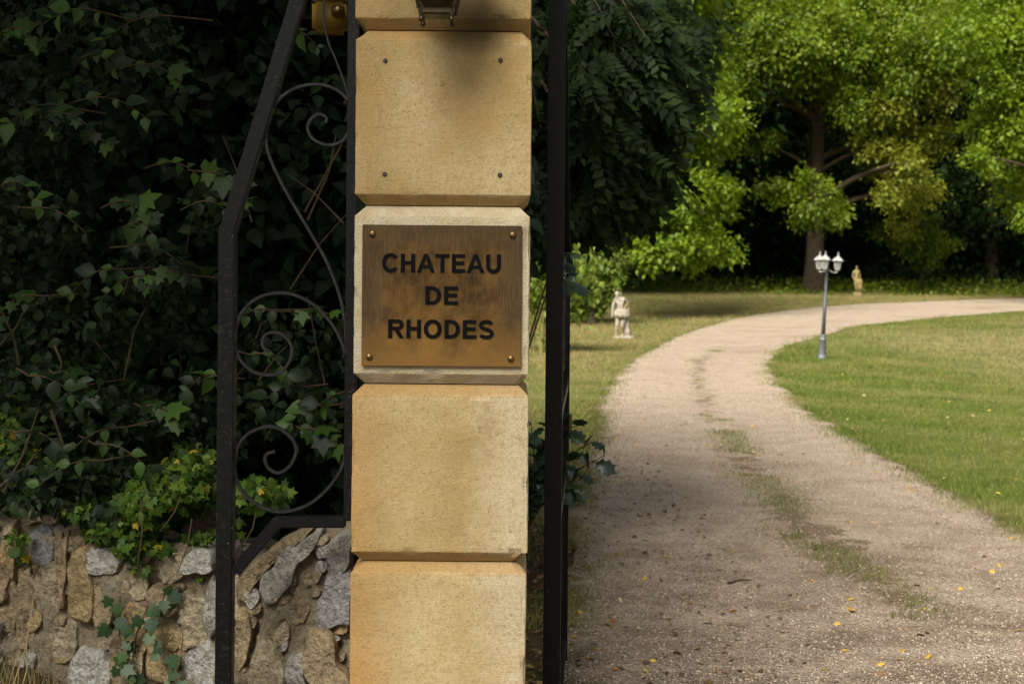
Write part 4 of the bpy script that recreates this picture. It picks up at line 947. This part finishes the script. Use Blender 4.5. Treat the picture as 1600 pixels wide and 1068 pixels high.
# the great oak beyond the bend
OY = 70.; ob = at(1271, 470, OY); ob.z = gz(ob.x, OY)-.05
ok_ = pads([(1100, 60, 55), (1170, 30, 60), (1230, 100, 55), (1150, 115, 45), (1300, 118, 50), (1380, 60, 60), (1340, 20, 60), (1450, 40, 60), (1290, 30, 50), (1420, 100, 45), (1210, 60, 50), (1340, 165, 40), (1390, 165, 45, 1), (1440, 205, 45, 1), (1400, 245, 45, 1), (1440, 290, 34, 1), (1370, 230, 32, 1),
            (1412, 345, 26, 1), (1385, 300, 30, 1), (1430, 250, 30, 1), (1272, 300, 40), (1212, 292, 28), (1312, 325, 30), (1255, 338, 20), (1185, 225, 30), (1180, 80, 50), (1260, 60, 45), (1460, 120, 45, 1), (1250, 10, 50), (1080, 15, 50), (1130, 10, 50), (1200, 10, 50), (1390, 10, 55), (1480, 10, 55), (1500, 70, 45), (1320, 75, 45), (1120, 130, 40)], OY-3.5, 2.)
ok_ += [(at(1280, 200, OY)+Vector((random.gauss(0, 5.5), random.gauss(3, 2.5), random.uniform(4, 11))), random.uniform(1.8, 2.6), 0) for _ in range(22)]
tree('oak_tree', 'great spreading oak with a bare lower trunk across the drive behind the lamp post', ob, [ob, at(1274, 380, OY), at(1277, 250, OY), at(1278, 130, OY), at(1288, 10, OY), at(1296, -160, OY)], .50, ok_, ['oak', 'oak_yellow'], 170000, .22, droop=.6)
# maple on the verge behind the standing statue
MY = 47.; mb = at(925, 480, MY); mb.z = gz(mb.x, MY)-.05
mc = pads([(1090, 140, 50), (1125, 180, 42), (1060, 60, 55), (1100, 225, 40), (1060, 300, 50), (1105, 318, 45), (1138, 295, 26), (1045, 365, 45), (1110, 380, 40), (1000, 340, 45), (1015, 400, 30), (1132, 395, 20), (960, 300, 50), (1010, 220, 50), (1030, 140, 55), (1080, 400, 26), (940, 200, 60), (960, 100, 60), (1130, 90, 40), (1000, 40, 60)], MY, 1.6)
mc += [(at(985, 100, MY)+Vector((random.gauss(-1, 2.6), random.gauss(1, 2), random.uniform(1, 7))), random.uniform(1., 1.6), 0) for _ in range(18)]
tree('maple_tree', 'fresh green tree with low layered boughs on the verge behind the helmeted statue', mb, [mb, at(930, 430, MY), at(945, 330, MY), at(965, 150, MY), at(975, -50, MY)], .22, mc, ['maple'], 90000, .18, droop=.3)
# tree at the right side of the lawn
RY = 58.; rb = at(1690, 470, RY); rb.z = gz(rb.x, RY)-.05
rc = pads([(1560, 130, 50), (1592, 200, 55), (1540, 190, 36), (1570, 262, 36), (1602, 300, 40), (1590, 60, 60), (1535, 245, 26), (1510, 60, 45), (1610, 130, 60), (1650, 220, 60), (1680, 120, 70), (1650, 30, 70), (1560, 20, 60), (1620, 330, 30), (1740, 200, 70), (1760, 80, 80), (1700, 300, 50)], RY, 2.)
rc += [(at(1690, -60, RY)+Vector((random.gauss(0, 3.5), random.gauss(1, 3), random.uniform(-1, 6))), random.uniform(1.4, 2.2), 0) for _ in range(16)]
tree('lime_tree', 'broad green tree on the right of the oak, its boughs over the far drive', rb, [rb, at(1688, 350, RY), at(1686, 200, RY), at(1690, 0, RY)], .36, rc, ['maple'], 80000, .22, droop=.4)
# low dark-green boughs under the oak
ly = 73.; lb = at(1440, 455, ly); lb.z = gz(lb.x, ly)
tree('hornbeam_sapling', 'small dark green sapling right of the farther statue', lb, [lb, at(1440, 420, ly), at(1438, 370, ly)], .09, pads([(1420, 378, 34), (1455, 392, 30), (1390, 365, 26), (1480, 385, 22), (1440, 350, 28)], ly, .8), ['oak'], 4000, .2)
# feathery golden conifer and cane clump on the left verge
cy_ = 43.; cb = at(925, 500, cy_); cb.z = gz(cb.x, cy_)
tree('golden_conifer', 'feathery yellow-green conifer left of the helmeted statue', cb, [cb, at(925, 440, cy_), at(925, 330, cy_)], .12, pads([(925, 400, 36), (905, 430, 34), (950, 425, 26), (960, 405, 18), (890, 460, 24), (915, 465, 26), (940, 455, 18), (915, 365, 36), (895, 395, 36), (860, 430, 34), (845, 400, 34), (870, 370, 40), (840, 450, 24)], cy_, .6), ['conifer'], 16000, .15, droop=.7, flat=.7)
by = 31.; bb = at(848, 522, by); bb.z = gz(bb.x, by)
bam = empty('cane_clump', bb, 'clump of upright yellowish canes between pillar and gate', 'canes')
tubs = []
for k in range(13):
    x = random.uniform(-.42, .42); y = random.uniform(-.3, .3); h_ = random.uniform(1.5, 2.4); l_ = random.uniform(-.15, .15)
    tube_obj('cane', [([(x, y, -.02), (x+l_*.3, y, h_*.5), (x+l_, y, h_)], [.018, .015, .008])], M['bamboo'], bam, 6)
n = 2600; P = rng.normal(0, 1, (n, 3))*[.5, .4, .45]+[0, 0, 1.75]; f_ = rng.normal(0, .5, (n, 3))+[0, 0, -.7]; n_ = rng.normal(0, .5, (n, 3))+[0, -.6, .6]
tag(link('foliage', cloud('foliage', tpl_kite(), P, f_, n_, rng.uniform(.1, .2, n)), M['conifer'], bam), kind='stuff')
# dark pinnate-leaved tree leaning over the gate
NY = 8.5; nb = at(770, 900, NY); nb.x = -.25; nb.z = gz(nb.x, NY)
nrt = empty('walnut_tree', nb, 'shadowy tree with long hanging pinnate leaves over the gate', 'tree')
tr = catmull([nb, Vector((-.3, NY, 1.6)), Vector((-.15, NY, 3.2)), Vector((-.4, NY+.2, 5)), Vector((-1.2, NY+.7, 7.2))], 6)
tube_obj('trunk', [(rel(tr, nb), [.17*(1-.7*k/(len(tr)-1)) for k in range(len(tr))])], M['bark'], nrt, 12)
HB2 = [(960, 60, 75, 90, 1.2, 8.0, .5), (920, 150, 55, 90, 1.1, 7.8, .4), (985, 150, 60, 80, 1.0, 8.1, .5), (930, 260, 50, 70, 1., 8.0, .4), (985, 250, 50, 60, .7, 8.2, .4), (1010, 60, 45, 60, .8, 8.4, .5), (910, 290, 30, 50, .7, 7.9, .2), (950, 275, 35, 40, .5, 8.1, .2), (845, 150, 30, 200, .9, 8.2, .5), (840, 330, 25, 60, .5, 8.0, .3), (700, 100, 200, 250, .8, 8.6, .6), (1035, 90, 55, 130, .28, 8.3, .4), (1000, 250, 55, 60, .2, 8.3, .3), (1075, 30, 40, 60, .15, 8.6, .3)]
P = field(HB2, 2600); m = len(P)
# canopy overhead, out of the frame
up = np.column_stack([rng.normal(-2.2, 1.1, 2200), rng.normal(NY+1.4, 1.3, 2200), rng.uniform(4.2, 7.6, 2200)]); up = up[(up[:, 2] > 1.6+.215*up[:, 1])]
P = np.concatenate([P, up]); n = len(P)
f_ = np.column_stack([rng.normal(.15, .45, n), rng.normal(-.1, .45, n), rng.normal(-.8, .35, n)]); n_ = np.column_stack([rng.normal(0, .5, n), rng.normal(-.6, .4, n), rng.normal(.6, .4, n)])
tag(link('crown', cloud('crown', tpl_pinnate(), P-np.array(nb), f_, n_, rng.uniform(.16, .34, n)), M['near'], nrt), kind='stuff')
paths = []
for px, py in ((960, 60), (985, 150), (930, 200), (930, 300), (1010, 60), (960, 330), (700, 80), (845, 200)):
    c = at(px, py, 8.1); k = min(range(len(tr)), key=lambda q: abs(tr[q].z-(c.z+.8))); paths.append((rel(quad_path(tr[k], c, .5), nb), [.02, .016, .012, .009, .006, .003]))
for k in range(12):
    c = Vector((random.gauss(-2.1, 1.), random.gauss(NY+1.2, 1.1), random.uniform(4.8, 7.4))); paths.append((rel(quad_path(tr[-6], c, .4), nb), [.05, .04, .03, .02, .012, .006]))
tag(tube_obj('branches', paths, M['bark'], nrt, 6), kind='stuff')
# trees rising behind the hedge, left
for k, (x, y, lab) in enumerate(((-2.6, 8.0, 'dark tree standing behind the left end of the hedge'), (-1.9, 7.0, 'dark tree behind the hedge close to the pillar'), (-4.6, 6.6, 'dark tree behind the hedge beyond the left end of the wall'))):
    b_ = Vector((x, y, gz(x, y))); cl = [(b_+Vector((random.gauss(0, .8), random.gauss(0, .6), random.uniform(.6, 6.5))), random.uniform(.6, .9), 0) for _ in range(30)]; cl = [c for c in cl if c[0].x+c[1] < -.35]
    tree('hedge_tree', lab, b_, [b_, b_+Vector((.05, 0, 2.5)), b_+Vector((0, 0, 6))], .14, cl, ['forest'], 9000, .13, 'dark trees behind the hedge')
# unseen tree on the left, added to keep the sun off the hedge
b_ = Vector((-5.2, -.8, 0)); cl = [(Vector((random.gauss(-3.9, 1.1), random.gauss(2.1, .7), random.uniform(5.2, 7.0))), random.uniform(.7, 1.0), 0) for _ in range(40)]
tree('added_shade_tree', 'unseen leafy tree added in front of the wall to shade the hedge', b_, [b_, b_+Vector((.3, .1, 3)), Vector((-4.6, 0, 6)), Vector((-4.3, .8, 8.5))], .26, cl, ['oak'], 26000, .16)
# the wood
random.seed(21)
spots = [(-14, 88), (-5, 84), (2.5, 90), (8, 82), (13, 92), (17.5, 84), (23, 91), (28, 83), (34, 90), (41, 84), (-1, 74), (11, 100), (26, 101), (4, 66), (-24, 80), (50, 88), (20, 104), (35, 103), (4, 104), (-9, 101), (44, 101)]
for k, (x, y) in enumerate(spots):
    b_ = Vector((x, y, gz(x, y)-.1)); hh = random.uniform(19, 25)
    cl = [(b_+Vector((random.gauss(0, 3.4), random.gauss(0, 2.2), random.uniform(.08, 1.15)*hh)), random.uniform(2.0, 3.2), 0) for _ in range(46)]
    tree('forest_tree', 'tall dark tree of the wood behind the oak', b_, [b_, b_+Vector((random.uniform(-.3, .3), 0, hh*.4)), b_+Vector((random.uniform(-.8, .8), 0, hh*.85))], random.uniform(.28, .42), cl, ['forest'], 22000, .46, 'dark trees of the wood')
n = 34000; x = rng.uniform(-30, 60, n); y = rng.uniform(77, 108, n); hh = rng.uniform(0, 1, n)**1.6*np.clip((y-76)*.18, .5, 3.5)
P = np.column_stack([x, y, T(x, y)+hh]); me = cloud('undergrowth', tpl_kite(), P, rng.normal(0, 1, (n, 3)), rng.normal(0, .5, (n, 3))+[0, 0, .8], rng.uniform(.25, .5, n))
tag(link('undergrowth', me, M['forest']), 'dark undergrowth covering the slope of the wood', 'undergrowth', kind='stuff')
n = 5200; x = rng.uniform(2, 36, n); y = rng.uniform(66.5, 76, n)+(x < 12)*rng.uniform(0, 4, n); y = np.where((abs(x-16.6) < 1.3) & (y < 69), y+4, y); P = np.column_stack([x, y, T(x, y)+rng.uniform(0, .45, n)*np.clip((y-66)*.25, .1, 1.3)])
me = cloud('ground_cover', tpl_kite(), P, rng.normal(0, 1, (n, 3)), rng.normal(0, .5, (n, 3))+[0, 0, .8], rng.uniform(.14, .28, n)); tag(link('ground_cover', me, M['oak']), 'low green ground cover along the edge of the wood', 'ground cover', kind='stuff')

# ------------------------------------------------------------------ lamp post
lp = ground_hit(1284, 560); LS = lp.y/28.8
lamp = empty('lamp_post', lp, 'leaning grey lamp post with three white lanterns on the lawn edge', 'lamp post'); lamp.rotation_euler = (0, R(2.9), 0)
def L_(name, prof, mat, n=16, parent=lamp, loc=None, smooth=True):
    v, f = lathe([(r*LS, z*LS) for r, z in prof], n); return link(name, mesh(name, v, f, smooth), mat, parent, loc)
L_('base', [(.098, -.02), (.098, .03), (.084, .045), (.078, .10), (.064, .36), (.072, .375), (.072, .40), (.058, .415), (.05, .44), (.056, .455), (.056, .475), (.044, .49)], M['lamp_metal'])
L_('post', [(.043, .489), (.036, 1.0), (.042, 1.02), (.042, 1.05), (.034, 1.07), (.030, 1.78), (.046, 1.80), (.046, 1.83), (.02, 1.87), (.012, 1.93), (.002, 1.95)], M['lamp_metal'])
for k in range(3):
    a = R(5+120*k); d = Vector((math.cos(a), math.sin(a), 0)); rr_ = .215*LS
    P = [Vector((0, 0, 1.80*LS))+d*.04*LS, d*.12*LS+Vector((0, 0, 1.755*LS)), d*rr_*.92+Vector((0, 0, 1.76*LS)), d*rr_+Vector((0, 0, 1.80*LS))]
    tube_obj('arm', [(catmull(P, 4), .014*LS)], M['lamp_white'], lamp, 8)
    lo = Vector((d.x*rr_, d.y*rr_, 1.79*LS))
    hd_ = L_('lantern', [(.018, 0), (.045, .012), (.052, .022), (.050, .035), (.03, .036)], M['lamp_white'], 8, lamp, lo)
    L_('lantern_glass', [(.047, .036), (.078, .19), (.077, .195)], M['frosted'], 6, hd_, smooth=False)
    for q in range(6):
        b_ = math.pi/3*q; tube_obj('rib', [([Vector((math.cos(b_)*.050, math.sin(b_)*.050, .03))*LS, Vector((math.cos(b_)*.082, math.sin(b_)*.082, .195))*LS], .006*LS)], M['lamp_white'], hd_, 5)
    L_('lantern_roof', [(.10, .19), (.118, .197), (.116, .21), (.075, .255), (.035, .285), (.02, .30), (.018, .32), (.008, .335), (.012, .35), (.002, .385)], M['lamp_white'], 6, hd_, smooth=False)

# ------------------------------------------------------------------ statues
def skin(name, joints, edges, mat, parent, sub=2):
    me = bpy.data.meshes.new(name); names = list(joints); me.from_pydata([joints[k][:3] for k in names], [(names.index(a), names.index(b)) for a, b in edges], []); me.update()
    o = link(name, me, mat, parent); md = o.modifiers.new('Skin', 'SKIN'); md.use_smooth_shade = True
    if not me.skin_vertices: me.attributes.new
    sv = me.skin_vertices[0].data if me.skin_vertices else None
    for k, nm in enumerate(names):
        r = joints[nm][3:]; sv[k].radius = (r[0], r[1] if len(r) > 1 else r[0]); sv[k].use_root = (k == 0)
    s_ = o.modifiers.new('Sub', 'SUBSURF'); s_.levels = sub; s_.render_levels = sub; return o
def ensure_skin(o): pass
def chain(*n): return list(zip(n, n[1:]))
def rough_mesh(V, Fq, k=.01, f=9):
    return [Vector(p)+Vector((mnoise.noise(Vector(p)*f), mnoise.noise(Vector(p)*f+Vector((5, 0, 0))), mnoise.noise(Vector(p)*f+Vector((0, 5, 0)))))*k for p in V], Fq
def skinned(name, joints, edges, mat, parent):
    """skin modifier needs its vertex layer: make it with bmesh first"""
    bm = bmesh.new(); lay = bm.verts.layers.skin.verify(); vs = {}
    for k, j in joints.items(): vs[k] = bm.verts.new(j[:3])
    for a, b in edges: bm.edges.new((vs[a], vs[b]))
    first = True
    for k, j in joints.items():
        d = vs[k][lay]; d.radius = (j[3], j[4] if len(j) > 4 else j[3]); d.use_root = first; first = False
    me = bpy.data.meshes.new(name); bm.to_mesh(me); bm.free(); o = link(name, me, mat, parent)
    md = o.modifiers.new('Skin', 'SKIN'); md.use_smooth_shade = True
    sb_ = o.modifiers.new('Subdivision', 'SUBSURF'); sb_.levels = 2; sb_.render_levels = 2; return o
def drape(name, rings, mat, parent, folds=9, n=40, amp=.018):
    """cloth falling round a line of (x, y, z, rx, ry)"""
    V, Fq = [], []
    for i, (x, y, z, rx, ry) in enumerate(rings):
        for k in range(n):
            a = 2*math.pi*k/n; f_ = 1+amp/max(rx, .02)*math.sin(folds*a+.5*i)*(i/len(rings)*.8+.4); V.append((x+rx*f_*math.cos(a), y+ry*f_*math.sin(a), z))
    for i in range(len(rings)-1):
        for k in range(n): Fq.append((i*n+k, i*n+(k+1) % n, (i+1)*n+(k+1) % n, (i+1)*n+k))
    Fq.append(tuple(range(n))[::-1]); Fq.append(tuple((len(rings)-1)*n+k for k in range(n)))
    return link(name, mesh(name, V, Fq, True), mat, parent)
s0p = ground_hit(971, 529); SS = 1.35*s0p.y/38.; u = SS/700.
def q1(x, y, d=0.): return ((x-380)*u, d*u, (880-y)*u)
st = empty('warrior_statue', s0p, 'weathered pale stone statue of a helmeted bearded figure, hand on hip, on the grass', 'statue')
J = {'pelvis': (*q1(378, 510), .085*SS, .062*SS), 'waist': (*q1(360, 440), .070*SS, .055*SS), 'chest': (*q1(350, 365), .088*SS, .065*SS), 'neck0': (*q1(330, 312, -4), .045*SS), 'neck': (*q1(320, 290, -10), .032*SS),
     'head': (*q1(312, 262, -18), .045*SS, .052*SS), 'crown': (*q1(314, 222, -14), .040*SS, .048*SS),
     'shl': (*q1(285, 335), .040*SS), 'ell': (*q1(258, 445, 6), .031*SS), 'wrl': (*q1(250, 545, -6), .023*SS), 'hal': (*q1(254, 590, -10), .022*SS, .016*SS),
     'shr': (*q1(410, 325), .042*SS), 'elr': (*q1(470, 382, 25), .034*SS), 'wrr': (*q1(418, 462, -20), .025*SS), 'har': (*q1(388, 482, -40), .022*SS, .02*SS),
     'hpl': (*q1(330, 545), .062*SS), 'knl': (*q1(318, 680, -25), .044*SS), 'anl': (*q1(310, 820, 12), .026*SS), 'tol': (*q1(290, 858, -40), .026*SS, .018*SS),
     'hpr': (*q1(420, 545), .066*SS), 'knr': (*q1(385, 680, -40), .046*SS), 'anr': (*q1(392, 815, -5), .028*SS), 'tor': (*q1(388, 858, -60), .026*SS, .018*SS)}
E_ = chain('pelvis', 'waist', 'chest', 'neck0', 'neck', 'head', 'crown')+chain('chest', 'shl', 'ell', 'wrl', 'hal')+chain('chest', 'shr', 'elr', 'wrr', 'har')+chain('pelvis', 'hpl', 'knl', 'anl', 'tol')+chain('pelvis', 'hpr', 'knr', 'anr', 'tor')
skinned('body', J, E_, M['statue'], st)
skinned('helmet', {'a': (*q1(318, 235, -8), .056*SS, .060*SS), 'b': (*q1(322, 205, -4), .050*SS, .05*SS), 'c': (*q1(330, 182, 6), .022*SS), 'd': (*q1(352, 235, 30), .040*SS), 'e': (*q1(362, 290, 34), .032*SS)}, chain('a', 'b', 'c')+chain('a', 'd', 'e'), M['statue'], st)
skinned('beard', {'a': (*q1(305, 283, -32), .027*SS), 'b': (*q1(308, 312, -34), .022*SS), 'c': (*q1(314, 335, -30), .010*SS)}, chain('a', 'b', 'c'), M['statue'], st)
skinned('nose', {'a': (*q1(303, 258, -40), .008*SS), 'b': (*q1(299, 271, -47), .010*SS)}, chain('a', 'b'), M['statue'], st)
drape('kilt', [(q1(376, 0)[0], 0, q1(0, 470)[2], .108*SS, .082*SS), (q1(374, 0)[0], 0, q1(0, 500)[2], .135*SS, .10*SS), (q1(380, 0)[0], 0, q1(0, 545)[2], .155*SS, .115*SS), (q1(392, 0)[0], -.01, q1(0, 585)[2], .150*SS, .12*SS)], M['statue'], st, 11)
drape('cloak', [(q1(452, 0)[0], .05*SS, q1(0, 450)[2], .05*SS, .05*SS), (q1(450, 0)[0], .05*SS, q1(0, 560)[2], .062*SS, .06*SS), (q1(452, 0)[0], .05*SS, q1(0, 680)[2], .07*SS, .065*SS), (q1(455, 0)[0], .05*SS, q1(0, 780)[2], .075*SS, .07*SS), (q1(465, 0)[0], .04*SS, q1(0, 862)[2], .085*SS, .08*SS)], M['statue'], st, 6)
skinned('shoulder_sash', {'a': (*q1(400, 318, -35), .024*SS), 'b': (*q1(385, 380, -45), .026*SS), 'c': (*q1(378, 440, -42), .024*SS), 'd': (*q1(372, 500, -48), .03*SS)}, chain('a', 'b', 'c', 'd'), M['statue'], st)
v, f = rough_mesh(*lathe([(.23*SS, -.03), (.235*SS, .02*SS), (.22*SS, .05*SS), (.12*SS, .062*SS)], 20), .012); link('plinth', mesh('plinth', v, f), M['statue'], st, (q1(400, 0)[0], 0, 0))
# farther statue
s1p = Vector((at(1338, 458, 65).x, 65, 0)); s1p.z = gz(s1p.x, 65); z1 = at(1338, 458, 65).z; SS2 = 1.30
s2 = empty('nymph_statue', s1p, 'ochre stone statue of a half-draped standing woman in front of the dark wood', 'statue')
dz = max(0.02, z1-s1p.z); h2 = lambda x, t, d=0.: (x*SS2, d*SS2, dz+t*SS2)
J = {'pelvis': (*h2(.02, .52), .085*SS2, .07*SS2), 'waist': (*h2(0, .62), .060*SS2, .05*SS2), 'chest': (*h2(-.01, .73), .075*SS2, .06*SS2), 'neck0': (*h2(0, .81), .04*SS2), 'neck': (*h2(.005, .85), .028*SS2), 'head': (*h2(.01, .90, -.01), .042*SS2, .048*SS2), 'crown': (*h2(.012, .955), .036*SS2),
     'shl': (*h2(-.085, .78), .036*SS2), 'ell': (*h2(-.135, .62), .028*SS2), 'wrl': (*h2(-.10, .48, -.05), .021*SS2), 'hal': (*h2(-.05, .44, -.08), .02*SS2),
     'shr': (*h2(.08, .78), .036*SS2), 'elr': (*h2(.125, .63, .02), .028*SS2), 'wrr': (*h2(.14, .48), .021*SS2), 'har': (*h2(.14, .42), .02*SS2),
     'hpl': (*h2(-.04, .46), .06*SS2), 'knl': (*h2(-.03, .27, -.04), .044*SS2), 'anl': (*h2(.0, .06), .027*SS2), 'tol': (*h2(-.02, .03, -.06), .022*SS2), 'hpr': (*h2(.07, .46), .06*SS2), 'knr': (*h2(.08, .27), .045*SS2), 'anr': (*h2(.09, .06), .027*SS2), 'tor': (*h2(.10, .03, -.06), .022*SS2)}
skinned('body', J, E_, M['statue2'], s2)
drape('skirt', [(*h2(.08, .50), .11*SS2, .10*SS2), (*h2(.09, .40), .12*SS2, .10*SS2), (*h2(.10, .25), .10*SS2, .09*SS2), (*h2(.12, .03), .10*SS2, .09*SS2)], M['statue2'], s2, 8)
skinned('hair', {'a': (*h2(.015, .93, .025), .048*SS2), 'b': (*h2(.02, .885, .05), .032*SS2)}, [('a', 'b')], M['statue2'], s2)
v, f = lathe([(.17*SS2, -.05), (.17*SS2, dz), (.15*SS2, dz+.03*SS2)], 16); link('plinth', mesh('plinth', v, f), M['statue2'], s2, (.04*SS2, 0, 0))

# ------------------------------------------------------------------ fallen leaves, twig
lv = tpl_lobed(); lm = mesh_np('fallen_leaf', lv[0]-np.array([0, .5, 0]), lv[1]); lm.materials.append(M['fallen'])
random.seed(5)
fl = [(1040, 875), (1190, 683), (1183, 715), (1005, 910), (958, 978), (1330, 820), (1425, 770), (1445, 957), (1538, 875), (1372, 822), (1255, 712), (1000, 665), (963, 690), (1082, 816), (1135, 1058), (1012, 1056), (962, 1052), (1560, 775), (1460, 745), (1350, 620), (1420, 764), (1530, 797), (1130, 965), (1048, 930), (975, 905), (1165, 722), (990, 700), (1058, 705), (1232, 695), (1110, 700), (1500, 925), (1330, 957), (1560, 925), (1600, 690), (1480, 655), (1525, 668), (1575, 710), (1510, 720), (1300, 640), (1380, 660)]
fl += [(random.uniform(895, 1590), random.uniform(600, 1060)) for _ in range(75)]+[(random.uniform(890, 985), random.uniform(540, 800)) for _ in range(28)]+[(random.uniform(1300, 1600), random.uniform(560, 760)) for _ in range(22)]
for k, (px, py) in enumerate(fl):
    g = ground_hit(px, py); on = bool(in_poly(np.array([[g.x, g.y]]), poly)[0]); g.z += .022 if on else .03
    o = link('fallen_leaf', lm, None, None, g); s_ = random.uniform(.025, .046)*(1 if py > 700 else 1.3); o.scale = (s_, s_, s_); o.rotation_euler = (random.gauss(0, .35), random.gauss(0, .35), random.uniform(0, 6.28))
    if on: tag(o, 'small dry leaf fallen on the pale gravel drive', 'leaf', 'fallen leaves on the drive')
    else: tag(o, 'small dry leaf fallen on the grass beside the drive', 'leaf', 'fallen leaves on the grass')
a, b = ground_hit(1137, 917), ground_hit(1175, 912); a.z += .02; b.z += .024
t_ = tube_obj('twig', [([(0, 0, 0), (b-a)*.5+Vector((0, .01, .006)), b-a], [.006, .005, .003])], M['twig'], None, 6); t_.location = a; tag(t_, 'short brown twig lying on the gravel drive', 'twig')
